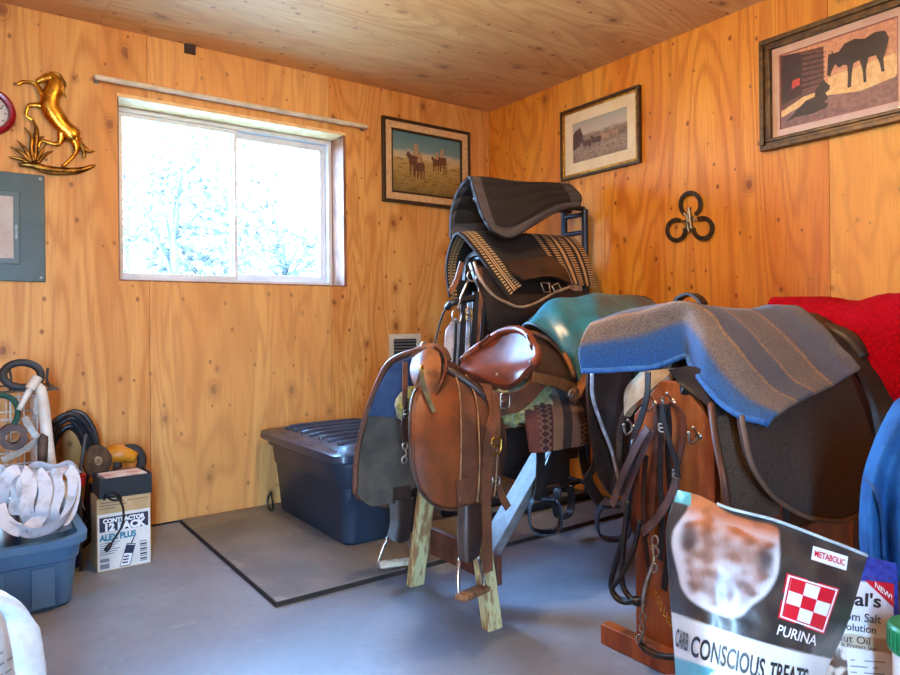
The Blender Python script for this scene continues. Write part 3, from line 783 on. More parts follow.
for i, L in enumerate(loops):
    pts = [TS(*q) for q in L]
    sd = [V((1, .25 * sin(i + k * .8), .35 * cos(i * 1.7 + k))) if i not in (5, 6) else V((.15, -.5, 1)) for k in range(len(pts))]
    obj('tape_loop', MB().strap(pts, .044 if i != 6 else .03, .0016, sd, smooth=36), TAPE, pt, smooth=40)

# cobalt bucket squeezed between tote and carton, with a clear bag over it
BUCK = M('cobalt plastic', (24, 62, 150), (18, 50, 128), 5, rough=.4)
cb = thing('square_bin', (-2.575, -.34, 0), 'cobalt blue bin squeezed between the slate tote and the caulk carton', 'bin')
obj('body', shell(MB(), [rrect(-2.606, -.350, .052, .068, .02, 0), rrect(-2.606, -.350, .058, .074, .02, .26), rrect(-2.606, -.350, .064, .080, .02, .262), rrect(-2.606, -.350, .064, .080, .02, .278), rrect(-2.606, -.350, .054, .070, .02, .277), rrect(-2.606, -.350, .048, .064, .02, .01)]), BUCK, cb, smooth=40)
t = NT('clear film'); t.b.inputs['Base Color'].default_value = (.85, .87, .9, 1); t.b.inputs['Roughness'].default_value = .3; t.b.inputs['Alpha'].default_value = .6; FILM = t.m
rows = []
for i in range(9):
    r = []
    for j in range(9):
        u, v = i / 8, j / 8
        p = V((-2.675 + .14 * u, -.43 + .12 * v, .286 + .07 * sin(pi * u) * sin(pi * v) + .018 * noise.noise(V((u * 5, v * 5, 3))) - (.05 if u > .95 else 0)))
        r.append(p)
    rows.append(r)
tag(obj('plastic_bag', MB().slab(loft(rows, 22, 22), .0015), FILM, loc=(-2.63, -.36, .28), smooth=True), 'crumpled clear plastic bag lying on the cobalt bin', 'plastic bag')

# caulk carton
KRAFT = M('kraft card', (196, 160, 112), (180, 142, 96), 10, rough=.85)
WCARD = M('white printed card', (222, 214, 204), (208, 198, 188), 12, rough=.6)
bx0, bx1, by0, by1, bh = -2.509, -2.305, -.540, -.385, .296
cx_ = thing('caulk_carton', ((bx0 + bx1) / 2, (by0 + by1) / 2, 0), 'white printed cardboard carton of caulk on the floor', 'carton')
obj('box', MB().lohi((bx0, by0, 0), (bx1, by1, bh)), KRAFT, cx_, bevel=.002)
BW = bx1 - bx0
Pb = lambda u, v, n=0: V((bx0 + u * BW, by0 - .0004 - n, bh * (1 - v)))
def quad(mb, u0, u1, v0, v1, n, sk=0): return mb.poly([Pb(u0 + sk, v1, n), Pb(u1 + sk, v1, n), Pb(u1, v0, n), Pb(u0, v0, n)])
obj('printed_front', quad(MB(), .015, .985, .21, .985, 0), WCARD, cx_)
INK = M('navy ink', (30, 30, 52), rough=.6); TEAL = M('teal ink', (52, 120, 140), rough=.6); GREYINK = M('grey ink', (120, 122, 130), rough=.6)
obj('title_band', quad(MB(), .045, .95, .255, .455, .0004), INK, cx_)
WINK = M('white ink', (232, 228, 222), rough=.6)
X_, Z_ = V((1, 0, 0)), V((0, 0, 1))
obj('title', text_mb('CONTRACTOR', Pb(.11, .335, .0007), X_, Z_, .024, .0003, .0014, fit=BW * .78), WINK, cx_)
obj('title', text_mb('12 PACK', Pb(.12, .445, .0007), X_, Z_, .040, .0003, .0024, fit=BW * .76), WINK, cx_)
obj('product_line', text_mb('ALEX PLUS', Pb(.05, .575, .0005), X_, Z_, .034, .0003, .0020, fit=BW * .68), TEAL, cx_)
m = MB()
for v, u0, u1 in ((.05, .06, .5), (.09, .06, .55), (.05, .56, .95), (.13, .06, .35)): quad(m, u0, u1, v, v + .012, .0005)
obj('small_print', m, M('brown ink', (120, 90, 60), rough=.7), cx_)
m = MB()
for k in range(6): quad(m, .05, .42 - .05 * (k % 3), .605 + k * .03, .617 + k * .03, .0005)
for u0, u1, v0, v1 in ((.05, .22, .82, .87), (.05, .22, .89, .96)): quad(m, u0, u1, v0, v1, .0005)
obj('small_print', m, GREYINK, cx_)
m = MB().mat(0)
m.poly([Pb(.40, .97, .0005), Pb(.60, .97, .0005), Pb(.71, .68, .0005), Pb(.54, .66, .0005)]); m.mat(1)
m.poly([Pb(.415, .96, .0007), Pb(.59, .96, .0007), Pb(.69, .69, .0007), Pb(.55, .675, .0007)]); m.mat(0)
m.poly([Pb(.49, .79, .0009), Pb(.645, .81, .0009), Pb(.685, .70, .0009), Pb(.545, .68, .0009)]); m.poly([Pb(.61, .665, .0005), Pb(.64, .67, .0005), Pb(.72, .535, .0005), Pb(.71, .53, .0005)])
for k in range(3): m.poly([Pb(.45 + .015 * k, .93 - k * .04, .0009), Pb(.56 + .01 * k, .93 - k * .04, .0009), Pb(.565 + .01 * k, .91 - k * .04, .0009), Pb(.455 + .015 * k, .91 - k * .04, .0009)])
obj('caulk_tube_picture', m, [INK, WINK], cx_)
m = MB()
for k in range(9): quad(m, .79, .92, .66 + k * .034, .66 + k * .034 + .01 + .012 * (k % 2), .0005)
obj('bar_code', m, INK, cx_)

# black tray of papers on the carton
ty0 = bh + .001
tb = thing('black_tray', (-2.41, -.45, ty0), 'black open tray with papers, sitting on the caulk carton', 'tray')
m = MB(); a0, a1, c0, c1 = -2.500, -2.300, -.545, -.375
m.lohi((a0, c0, ty0), (a1, c1, ty0 + .004)); m.lohi((a0, c0, ty0 + .004), (a1, c0 + .004, ty0 + .082)); m.lohi((a0, c1 - .004, ty0 + .004), (a1, c1, ty0 + .082)); m.lohi((a0, c0 + .004, ty0 + .004), (a0 + .004, c1 - .004, ty0 + .082)); m.lohi((a1 - .004, c0 + .004, ty0 + .004), (a1, c1 - .004, ty0 + .082))
obj('tray', m, M('black card', (30, 30, 32), (20, 20, 22), 20, rough=.7), tb, bevel=.001)
m = MB()
for k in range(5): m.box((-2.40 + .008 * (k % 2), -.462, ty0 + .0085 + k * .0165), (.16, .13, .014), Matrix.Rotation(.06 * (k - 2), 3, 'Z'))
tag(obj('paper_stack', m, M('printed papers', (210, 200, 190), (190, 130, 110), 16, rough=.7), loc=(-2.4, -.46, ty0 + .004)), 'stack of printed papers inside the black tray', 'papers', kind='stuff')
# yellow sander behind the tray
YEL = M('yellow plastic', (206, 134, 22), (176, 106, 18), 9, rough=.45)
ys = thing('yellow_sander', (-2.40, -.29, 0), 'yellow power sander with dark grey hood, behind the black tray', 'power tool')
obj('body', MB().tube([(-2.45, -.24, .30), (-2.42, -.24, .405), (-2.37, -.265, .425), (-2.31, -.27, .405)], [.05, .045, .042, .03], 12, smooth=16), YEL, ys, smooth=True)
obj('hood', MB().tube([V((-2.335, -.265, .385)) + V((cos(a) * .052, -.004, sin(a) * .062)) for a in [radians(200 - 11 * k) for k in range(22)]], .021, 10), M('dark rubber', (62, 52, 46), (40, 34, 32), 14, rough=.7), ys, smooth=True)
obj('handle', MB().tube([(-2.44, -.24, .31), (-2.435, -.26, .15), (-2.42, -.28, .0)], .035, 12, smooth=10), BLACK, ys, smooth=True)
# black cord with its plug hanging down the carton's front
C3 = lambda px, py, y=-.552: on_y(px, py, y)
cd = thing('power_cord', C3(112, 495), 'black power cord with plug, hanging down the caulk carton front', 'cord')
obj('cord', MB().tube([C3(104, 500, -.56), C3(106, 493, -.575), C3(115, 494, -.57), C3(121, 499, -.565), C3(112, 500, -.56), C3(107, 496, -.572), C3(116, 496, -.58), C3(123, 508, -.565), C3(122, 525, -.556), C3(113, 541, -.555), C3(108, 547, -.556)], .0042, 8, smooth=60), BLACK, cd, smooth=True)
obj('plug', MB().tube([C3(111, 543, -.556), C3(108, 548, -.557), C3(105, 551, -.557)], [.007, .011, .008], 10), BLACK, cd, smooth=True)
# brown disc leaning behind the tray
c = on_y(97, 461, -.335); A = Matrix.Rotation(.5, 3, 'Z') @ Matrix.Rotation(radians(80), 3, 'X')
dk = thing('grinding_disc', c, 'brown worn round disc on edge behind the black tray', 'disc')
c = c + V((0, 0, 0))
obj('disc', MB().lathe([(.068, -.006), (.070, 0), (.068, .006), (.020, .008), (.019, -.006)], 32, c, A, cap=False), M('brown abrasive', (88, 66, 44), (52, 40, 30), 20, rough=.8), dk, smooth=40)
obj('hub', MB().lathe([(.0195, -.007), (.0195, .009), (.01, .012)], 16, c, A), M('pale label', (170, 150, 120), (110, 84, 56), 30, rough=.7), dk, smooth=40)
obj('stand_rod', MB().tube([c + V((0, 0, -.06)), V((c.x, c.y, 0))], .006, 8), BLACK, dk)

# wire basket with rusty rim behind the tote
WIRE = M('white coated wire', (214, 212, 206), (180, 166, 150), 20, rough=.5)
RUST = M('rust brown', (96, 76, 60), (62, 48, 40), 30, rough=.7, metal=.3)
kx0, kx1, ky0, ky1 = -3.25, -2.70, -.40, -.10
ztop = on_y(30, 390, ky0).z
wk = thing('wire_basket', ((kx0 + kx1) / 2, (ky0 + ky1) / 2, 0), 'tall white wire basket with rusty rim behind the slate tote', 'basket')
m = MB(); 
nx, ny, nz = 13, 7, 9
for i in range(nx):
    x = kx0 + (kx1 - kx0) * i / (nx - 1)
    for y in (ky0, ky1): m.tube([(x, y, .006), (x, y, ztop)], .003, 6)
for j in range(1, ny - 1):
    y = ky0 + (ky1 - ky0) * j / (ny - 1)
    for x in (kx0, kx1): m.tube([(x, y, .006), (x, y, ztop)], .003, 6)
for k in range(nz):
    z = .006 + (ztop - .03) * k / (nz - 1)
    m.tube([(kx0, ky0, z), (kx1, ky0, z), (kx1, ky1, z), (kx0, ky1, z)], .0035, 6, closed=True)
obj('wire_mesh', m, WIRE, wk, smooth=40)
e = .03
obj('rim', MB().strap([(kx0 - e, ky0 - e, ztop), (kx1 + e * 2, ky0 - e, ztop), (kx1 + e * 2, ky1, ztop), (kx0 - e, ky1, ztop)], .05, .006, [(1, 1, 0), (-1, 1, 0), (-1, -1, 0), (1, -1, 0)], closed=True), RUST, wk)
# black rubber ring propped on the rim
c = on_y(22, 375, -.36)
def ring3(cx, cy, rx, ry, y, k=24, tilt=.0): return [on_y(cx + rx * cos(a), cy + ry * sin(a), y + tilt * sin(a)) for a in [2 * pi * i / k for i in range(k)]]
RUB = M('black rubber', (44, 44, 46), (34, 34, 36), 14, rough=.6)
rr = thing('rubber_ring', on_y(22, 390, -.36), 'black rubber ring propped upright on the wire basket rim', 'ring')
obj('ring', MB().tube(ring3(22, 375, 19, 12.5, -.36, 28, -.02), .0155, 12, closed=True), RUB, rr, smooth=True)
obj('wire_prong', MB().tube([on_y(48, 368, -.33), on_y(47, 380, -.34), on_y(50, 389, -.36)], .005, 8, smooth=8), RUB, rr, smooth=True)
obj('wire_prong', MB().tube([on_y(9, 366, -.33), on_y(11, 378, -.34), on_y(10, 391, -.36)], .005, 8, smooth=8), RUB, rr, smooth=True)
# white plastic pole folded over the rim
PVC = M('aged white plastic', (224, 216, 202), (200, 186, 166), 9, rough=.5)
pv = thing('plastic_pole', on_y(40, 470, -.46), 'aged white plastic pole bent over the wire basket rim', 'pole')
obj('pole', MB().tube([on_y(32, 384, -.45), on_y(40, 388, -.45), on_y(43, 402, -.46), on_y(47, 436, -.47), on_y(52, 475, -.48), on_y(53, 486, -.485)], [.012, .017, .021, .021, .019, .018], 12, smooth=30), PVC, pv, smooth=True)
obj('side_arm', MB().tube([on_y(36, 380, -.46), on_y(29, 391, -.47), on_y(19, 410, -.48)], [.012, .012, .010], 10, smooth=10), PVC, pv, smooth=True)
obj('collar', MB().tube([on_y(38, 377, -.46), on_y(30, 389, -.47)], [.019, .02], 12), PVC, pv, smooth=40)
obj('dark_grip', MB().tube([on_y(40, 436, -.50), on_y(43, 437, -.50), on_y(42, 470, -.505)], [.013, .018, .017], 10), RUST, pv, smooth=40)
# roll of brown strap and green rope hanging on the basket front
sr = thing('strap_roll', on_y(14, 452, -.46), 'roll of brown rubbery strap against the wire basket front', 'strap')
pts = []
for k in range(60):
    a = k * .42; r = .5 + .5 * k / 60
    pts.append(on_y(13 + 15.5 * r * cos(a), 437 + 13 * r * sin(a), -.47 - .004 * (k % 2)))
obj('coil', MB().strap(pts, .06, .006, (0, 1, 0)), M('brown rubber strap', (92, 68, 56), (66, 48, 42), 20, rough=.6), sr, smooth=50)
obj('strap_end', MB().strap([on_y(24, 417, -.47), on_y(33, 432, -.48), on_y(37, 440, -.485), on_y(20, 452, -.49), on_y(2, 460, -.49)], .028, .003, (0.3, -.4, 1), smooth=24), WIRE, sr, smooth=40)
gr_ = [on_y(-6, 395, -.45), on_y(6, 396, -.46), on_y(15, 402, -.465), on_y(18, 413, -.47), on_y(12, 427, -.47), on_y(-6, 440, -.47)]
tag(obj('green_rope', MB().tube(gr_, .011, 8, smooth=30), M('green rope', (30, 78, 60), (22, 60, 48), 60, rough=.8, bump=.4, bscale=200), loc=gr_[3], smooth=True), 'dark green rope looped over the wire basket front', 'rope')
# black hose coil leaning at the wall
hc = thing('hose_coil', (-2.63, -.2, 0), 'coil of black hose standing against wall beside the wire basket', 'hose')
rh = random.Random(5)
for i in range(9):
    cx = on_y(67 + rh.uniform(-3, 3), 470, -.10); rx = .088 + .0045 * i + rh.uniform(-.004, .004); rz = .255 + .006 * i + rh.uniform(-.008, .008); yy = -.030 - .0195 * i
    ph = rh.uniform(0, 6); tw = rh.uniform(-.10, .10)
    obj('hose_loop', MB().tube([V((cx.x + rx * cos(a) + tw * .2 * sin(a), yy + .008 * sin(a * 2 + ph), rz + .013 + rz * sin(a))) for a in [2 * pi * k / 32 for k in range(32)]], .0105, 8, closed=True), M('black hose', (44, 46, 52), (30, 31, 36), 10, rough=.38), hc, smooth=True)
rd = thing('steel_rod', on_y(79, 490, -.47), 'thin dark rod with red grip, standing before the hose coil', 'rod')
q = on_y(80, 484, -.47)
obj('rod', MB().tube([on_y(86, 434, -.46), on_y(82, 460, -.465), q, V((q.x, q.y, 0))], .0075, 8, smooth=14), M('dark rod', (54, 52, 54), rough=.5), rd, smooth=True)
obj('grip', MB().tube([on_y(82, 474, -.475), on_y(81, 486, -.475)], [.016, .014], 10), M('red rubber', (176, 30, 34), rough=.5), rd, smooth=40)
# ================================================================== saddles, stands and their covers
LEA = M('saddle leather', (130, 66, 30), (82, 42, 22), 7, rough=.42, bump=.12, bscale=160, lo=.3, hi=.75)
LEAD = M('dark leather', (66, 44, 34), (44, 30, 24), 10, rough=.45, bump=.15, bscale=150)
LEAT = M('tan leather', (140, 84, 44), (92, 54, 30), 16, rough=.55, bump=.12, bscale=150)
LEAB = M('band leather', (112, 66, 42), (80, 48, 32), 9, rough=.48, bump=.15, bscale=150)
LEAK = M('black leather', (30, 27, 27), (44, 38, 36), 14, rough=.42, bump=.1, bscale=150)
SEAT = M('polished seat leather', (104, 50, 30), (78, 38, 26), 14, rough=.30, spec=.12, bump=.12, bscale=90)
TAUPE = M('suede flap lining', (92, 80, 66), (70, 60, 50), 10, rough=.85, bump=.2, bscale=220)
BLUEP = M('blue saddle pad', (62, 82, 116), (46, 62, 92), 12, rough=.8, bump=.25, bscale=180)
FLEECE = M('yellow green fleece', (150, 142, 60), (112, 110, 40), 50, rough=.95, bump=1, bscale=130, bdist=.01, sheen=.4)
OLDWOOD = M('weathered stand wood', (150, 104, 62), (112, 72, 42), 5, rough=.7, stretch=(8, 8, 1.2), bump=.2)
PALEW = M('peeling pale wood', (196, 186, 132), (150, 112, 66), 9, rough=.75, stretch=(5, 5, 1), bump=.2, lo=.42, hi=.58)
REDW = M('reddish board', (104, 54, 34), (78, 40, 26), 5, rough=.6, stretch=(1, 6, 6))
GREYW = M('grey painted plank', (126, 120, 118), (104, 98, 96), 5, rough=.55, stretch=(1, 5, 5))
SILV = M('worn silver metal', (200, 196, 186), (150, 144, 134), 40, rough=.3, metal=1)
BRASS2 = M('brass ring', (196, 152, 72), rough=.3, metal=1)
Y = on_y
def surf(ctrl, nu=24, nv=24): return loft([[Y(*q) for q in r] for r in ctrl], nu, nv)
def normals_of(rows):
    nu, nv = len(rows), len(rows[0]); out = []
    for i in range(nu):
        out.append([])
        for j in range(nv):
            n = (rows[min(i + 1, nu - 1)][j] - rows[max(i - 1, 0)][j]).cross(rows[i][min(j + 1, nv - 1)] - rows[i][max(j - 1, 0)])
            out[-1].append(n.normalized() if n.length > 1e-12 else V((0, -1, 0)))
    return out
def toward(rows, off, ref=None):
    """the same surface moved off towards the camera's side"""
    N = normals_of(rows); out = []
    for i, r in enumerate(rows):
        o = []
        for j, p in enumerate(r):
            n = N[i][j]
            if n.dot(CAM - p) < 0: n = -n
            o.append(p + n * off)
        out.append(o)
    return out
def orient(rows):
    """flip the grid so that slab() thickens away from the camera"""
    i, j = len(rows) // 2, len(rows[0]) // 2
    n = normals_of(rows)[i][j]
    return rows if n.dot(CAM - rows[i][j]) > 0 else [r[::-1] for r in rows]
def flap(name, ctrl, mat, parent, th=.006, nu=24, nv=24, off=0, smooth=True, mats=None, **kw):
    rows = surf(ctrl, nu, nv)
    if off: rows = toward(rows, off)
    return obj(name, MB().slab(orient(rows), th, mats), mat, parent, smooth=40, **kw)
def edge(rows_ctrl, which, r, name, mat, parent, n=30, off=0):
    pts = [Y(*q) for q in which]
    return obj(name, MB().tube(pts, r, 8, smooth=n), mat, parent, smooth=True)
def band_on(rows, u0, u1, off, th=.004, v0=0, v1=1):
    nu, nv = len(rows), len(rows[0])
    rr = toward(rows, off)
    i0, i1, j0, j1 = int(u0 * (nu - 1)), int(u1 * (nu - 1)), int(v0 * (nv - 1)), int(v1 * (nv - 1))
    sub_ = [r[j0:j1 + 1] for r in rr[i0:i1 + 1]]
    return MB().slab(orient(sub_), th)
def buckle(name, c, w, h, xd, yd, r, mat, parent):
    c, xd, yd = V(c), V(xd).normalized(), V(yd).normalized(); P = []
    for k in range(24):
        a = 2 * pi * k / 24; ca, sa = cos(a), sin(a); q = (abs(ca) ** 4 + abs(sa) ** 4) ** -.25
        P.append(c + xd * (ca * q * w / 2) + yd * (sa * q * h / 2))
    m = MB().tube(P, r, 8, closed=True); m.tube([c - xd * w / 2, c + xd * w / 2 * .9], r * .8, 6)
    return obj(name, m, mat, parent, smooth=True)

# ---- wooden trestle under the front saddle
ft = [on_z(418, 583, 0), on_z(493, 627, 0)]
SX, SY = -1.545, -1.65
st = thing('saddle_trestle', (SX + .3, SY, 0), 'long wooden saddle beam on peeling splayed legs under the brown saddle', 'saddle stand')
BZ = .66; XB = -.013
obj('beam', MB().lohi((SX - .06, SY - .065, BZ - .05), (XB, SY + .065, BZ + .035)), OLDWOOD, st, bevel=.006)
for sx in (SX,):
    for sgn in (-1, 1):
        f = V((sx + (-.005 if sx == SX else 0), SY + sgn * .232, 0)); tp = V((sx, SY + sgn * .085, BZ + .02))
        d = (tp - f); m = MB(); a = V((0, .019 * 1, 0)); b = V((.030, 0, 0))
        m.prism([f - a - b, f + a - b, f + a + b, f - a + b], d)
        obj('leg', m, PALEW if sx == SX else OLDWOOD, st, bevel=.003)
obj('cross_board', MB().beam((SX + .055, SY + .20, .165), (SX + .055, SY - .20, .165), .022, .10), REDW, st, bevel=.003)
obj('wall_bracket', MB().lohi((XB - .04, SY - .10, BZ - .30), (XB, SY + .10, BZ - .0505)), OLDWOOD, st, bevel=.004)
obj('brace', MB().beam((-1.46, SY - .03, .10), (-1.02, SY - .03, .60), .09, .038, up=(0, 0, 1)), GREYW, st, bevel=.003)

# ---- front saddle
fs = thing('saddle', (-1.5, SY, BZ + .035), 'brown leather trail saddle with hanging stirrups on the wooden trestle', 'saddle', 'saddles')
del fs['group']
# left flap seen from inside: suede lining with a blue panel above it
Lf = [[(356, 494, -1.36), (358, 455, -1.37), (366, 420, -1.40), (378, 385, -1.45), (392, 362, -1.53), (418, 352, -1.62)],
      [(372, 506, -1.36), (374, 460, -1.37), (380, 424, -1.40), (390, 392, -1.46), (402, 370, -1.54), (426, 356, -1.63)],
      [(398, 500, -1.37), (400, 462, -1.38), (402, 428, -1.42), (406, 398, -1.48), (414, 376, -1.56), (432, 360, -1.64)],
      [(424, 480, -1.37), (424, 458, -1.38), (424, 430, -1.42), (426, 402, -1.50), (430, 380, -1.58), (440, 364, -1.65)]]
flap('left_flap', Lf, TAUPE, fs, .012)
flap('blue_panel', [[(367, 414, -1.415), (378, 386, -1.455), (392, 364, -1.53), (412, 355, -1.61)], [(378, 414, -1.41), (388, 393, -1.455), (401, 371, -1.535), (419, 359, -1.62)],
     [(396, 414, -1.42), (402, 396, -1.48), (411, 378, -1.555), (428, 363, -1.64)], [(412, 412, -1.43), (414, 398, -1.49), (420, 383, -1.57), (433, 367, -1.645)]], BLUEP, fs, .012, 14, 14, off=.016)
edge(None, [(355, 494, -1.36), (357, 455, -1.37), (365, 420, -1.40), (377, 385, -1.45), (391, 361, -1.53), (418, 350, -1.625), (432, 347, -1.65)], .0105, 'binding', LEAB, fs)
flap('left_skirt', [[(353, 478, -1.33), (354, 488, -1.33), (357, 499, -1.33)], [(362, 486, -1.33), (366, 496, -1.33), (372, 504, -1.33)], [(378, 498, -1.33), (384, 503, -1.33), (390, 508, -1.33)], [(404, 492, -1.34), (408, 500, -1.34), (412, 500, -1.34)]], LEAB, fs, .008, 14, 10)
# right flap with its layers
Rf = [[(425, 376, -1.70), (414, 398, -1.79), (411, 440, -1.87), (414, 474, -1.89), (424, 494, -1.90)],
      [(436, 370, -1.70), (432, 398, -1.81), (430, 440, -1.885), (431, 480, -1.905), (440, 507, -1.91)],
      [(452, 370, -1.70), (458, 398, -1.82), (459, 440, -1.89), (458, 480, -1.91), (456, 509, -1.915)],
      [(466, 374, -1.70), (482, 403, -1.81), (487, 440, -1.885), (487, 480, -1.905), (484, 506, -1.91)],
      [(478, 380, -1.70), (500, 408, -1.79), (506, 436, -1.86), (504, 466, -1.885), (498, 490, -1.89)]]
flap('right_flap', Rf, LEA, fs, .010, 30, 26)
rows = surf(Rf, 60, 40)
obj('fender', band_on(rows, .05, .50, .010, .007, .10, .985), LEA, fs, smooth=40)
obj('stirrup_leather', band_on(rows, .52, .64, .012, .006, .02, .95), LEAB, fs, smooth=40)
obj('stirrup_leather', band_on(rows, .68, .80, .012, .006, .04, .95), LEAB, fs, smooth=40)
obj('billet', band_on(rows, .86, .95, .012, .006, .10, .80), LEAD, fs, smooth=40)
rw_ = toward(rows, .017)
for u_ in (.50, .66, .82): obj('edge_cord', MB().tube([rw_[int(u_ * 59)][j] for j in range(2, 38, 2)], .0032, 6), M('pale edge cord', (150, 108, 72), (110, 76, 50), 30, rough=.6), fs, smooth=True)
edge(None, [(424, 377, -1.712), (412, 399, -1.80), (410, 440, -1.88), (413, 474, -1.90), (424, 496, -1.912), (440, 508, -1.92), (456, 510, -1.925), (484, 507, -1.92), (498, 491, -1.90)], .0045, 'piping', LEAD, fs, 50)
# pommel: two swells, gullet edge, ring and tie strings
flap('pommel', [[(412, 358, -1.655), (410, 371, -1.695), (415, 387, -1.745), (428, 399, -1.79)], [(424, 350, -1.675), (423, 366, -1.75), (426, 383, -1.795), (431, 401, -1.81)],
     [(437, 347, -1.68), (441, 362, -1.75), (439, 381, -1.795), (433, 400, -1.81)]], LEAT, fs, .018, 20, 20)
flap('pommel', [[(436, 348, -1.67), (443, 352, -1.68), (449, 360, -1.69), (448, 372, -1.72)], [(440, 349, -1.70), (446, 357, -1.73), (446, 372, -1.76), (438, 396, -1.80)]], LEAT, fs, .010, 12, 16)
edge(None, [(431, 401, -1.815), (441, 384, -1.80), (446, 366, -1.76), (443, 353, -1.72), (434, 347, -1.68)], .0065, 'swell_edge', SEAT, fs)
obj('pommel_top', MB().tube([Y(412, 356, -1.60), Y(424, 350, -1.63), Y(440, 351, -1.66), Y(448, 362, -1.68)], [.014, .02, .022, .016], 12, smooth=16), LEAT, fs, smooth=True)
obj('horn_cap', MB().ball(Y(437, 347, -1.65), (.022, .018, .011)), M('worn horn leather', (104, 96, 92), (70, 62, 58), 20, rough=.25, spec=.8), fs, smooth=True)
obj('horn_ring', MB().tube([Y(424 + 3 * cos(a), 347 + 5 * sin(a), -1.63) for a in [2 * pi * k / 16 for k in range(16)]], .004, 8, closed=True), SILV, fs, smooth=True)
cr = Y(421, 370, -1.765)
obj('concho', MB().tube([cr + V((.012 * cos(a) * .8, -.004 + .006 * cos(a), .014 * sin(a))) for a in [2 * pi * k / 20 for k in range(20)]], .0038, 8, closed=True), BRASS2, fs, smooth=True)
OLIVE = M('olive tie string', (92, 92, 58), (70, 66, 44), 40, rough=.8)
obj('tie_string', MB().strap([Y(421, 372, -1.785), Y(425, 390, -1.82), Y(434, 412, -1.87)], .014, .003, (1, 0, .2), smooth=14), OLIVE, fs, smooth=40)
obj('tie_string', MB().strap([Y(420, 373, -1.785), Y(417, 383, -1.80), Y(416, 388, -1.815)], .009, .003, (1, 0, .2), smooth=10), LEAD, fs, smooth=40)
# breast strap hanging inside with its snap
obj('breast_strap', MB().strap([Y(405, 362, -1.60), Y(405, 385, -1.62), Y(405, 420, -1.63), Y(406, 440, -1.63)], .020, .004, (1, 0, 0), smooth=16), LEAB, fs, smooth=40)
bs = obj('breast_strap', MB().strap([Y(407, 398, -1.635), Y(403, 425, -1.645), Y(405, 444, -1.645)], [.014, .024, .012], .005, (1, 0, 0), smooth=12), LEAD, fs, smooth=40)
buckle('buckle', Y(407, 414, -1.645), .028, .026, (1, 0, 0), (0, 0, 1), .003, SILV, bs)
sn = MB().tube([Y(405 + 2.6 * cos(a), 446 + 3.6 * sin(a), -1.645) for a in [2 * pi * k / 14 for k in range(14)]], .003, 6, closed=True)
sn.tube([Y(405, 449, -1.645), Y(407, 454, -1.645), Y(404, 457, -1.645)], .0034, 6); sn.tube([Y(404.5 + 2.6 * cos(a), 460 + 3.6 * sin(a), -1.645) for a in [2 * pi * k / 14 for k in range(14)]], .003, 6, closed=True)
obj('snap', sn, SILV, bs, smooth=True)
# sheepskin under the pommel and behind the flap
fl1 = MB().ball(Y(413, 405, -1.60), (.07, .05, .062), 20, 14)
for v in fl1.v: v += V((noise.noise(v * 34), noise.noise(v * 34 + V((5, 0, 0))), noise.noise(v * 34 + V((0, 7, 0))))) * .012
obj('fleece', fl1, FLEECE, fs, smooth=True)
fr2 = surf([[(496, 372, -1.70), (500, 392, -1.80), (503, 410, -1.84), (503, 422, -1.85)], [(520, 378, -1.70), (522, 394, -1.80), (524, 410, -1.84), (524, 422, -1.85)], [(548, 372, -1.70), (550, 388, -1.79), (552, 405, -1.83), (552, 418, -1.84)]], 34, 30)
for r in fr2:
    for v in r: v += V((noise.noise(v * 40), noise.noise(v * 40 + V((5, 0, 0))), noise.noise(v * 40 + V((0, 7, 0))))) * .010
obj('fleece', MB().slab(orient(fr2), .03), FLEECE, fs, smooth=True)
# seat dish rising to the cantle, cantle roll and rear jockey
ctr = V((-1.27, SY, .0))
seat_rows = []
for x, zc, half, lift, ze in ((-1.60, .885, .070, -.015, 0), (-1.50, .835, .105, -.025, 0), (-1.40, .812, .150, -.03, 0), (-1.32, .835, .190, .0, 0), (-1.275, .885, .200, -.015, 0), (-1.245, .955, .165, -.05, 0), (-1.238, .972, .145, -.06, 0)):
    seat_rows.append([V((x + (.035 * abs(t) ** 2 * (-1 if x > -1.33 else 0)), SY + half * t, zc + (lift if lift < 0 else 0) * abs(t) ** 2.2)) for t in (-1, -.75, -.5, -.2, .0, .2, .5, .75, 1)])
sr_ = loft(seat_rows, 40, 30)
sm = MB().slab(sr_ if normals_of(sr_)[20][15].z > 0 else sr_[::-1], .022)
obj('seat', sm, SEAT, fs, smooth=60)
can = [r for r in sr_[-1]]; can_edge = [sr_[i][0] for i in range(22, 39)] + can + [sr_[i][-1] for i in range(38, 21, -1)]
obj('cantle_roll', MB().tube(can_edge, .0155, 10), M('glossy chestnut roll', (128, 58, 30), (96, 42, 24), 12, rough=.3), fs, smooth=True)
obj('seat_rail', MB().tube([Y(442, 366, -1.715), Y(458, 376, -1.76), Y(478, 390, -1.80), Y(497, 410, -1.82)], [.012, .014, .015, .012], 10, smooth=20), LEAD, fs, smooth=True)
flap('seat_jockey', [[(492, 390, -1.83), (494, 402, -1.845), (500, 416, -1.85)], [(510, 393, -1.855), (514, 402, -1.86), (518, 412, -1.86)], [(528, 384, -1.85), (534, 393, -1.855), (532, 402, -1.86)], [(534, 366, -1.83), (545, 374, -1.84), (546, 386, -1.85)]], LEAB, fs, .014, 16, 12)
flap('rear_jockey', [[(522, 335, -1.62), (534, 350, -1.75), (536, 366, -1.82), (536, 382, -1.85)], [(543, 337, -1.60), (552, 352, -1.72), (556, 368, -1.80), (558, 386, -1.83)], [(562, 350, -1.58), (570, 362, -1.70), (574, 376, -1.78), (578, 392, -1.80)]], LEAD, fs, .014)
edge(None, [(512, 333, -1.60), (530, 333, -1.61), (546, 338, -1.64), (559, 348, -1.70), (568, 361, -1.76), (575, 378, -1.82)], .011, 'rear_binding', LEAT, fs)
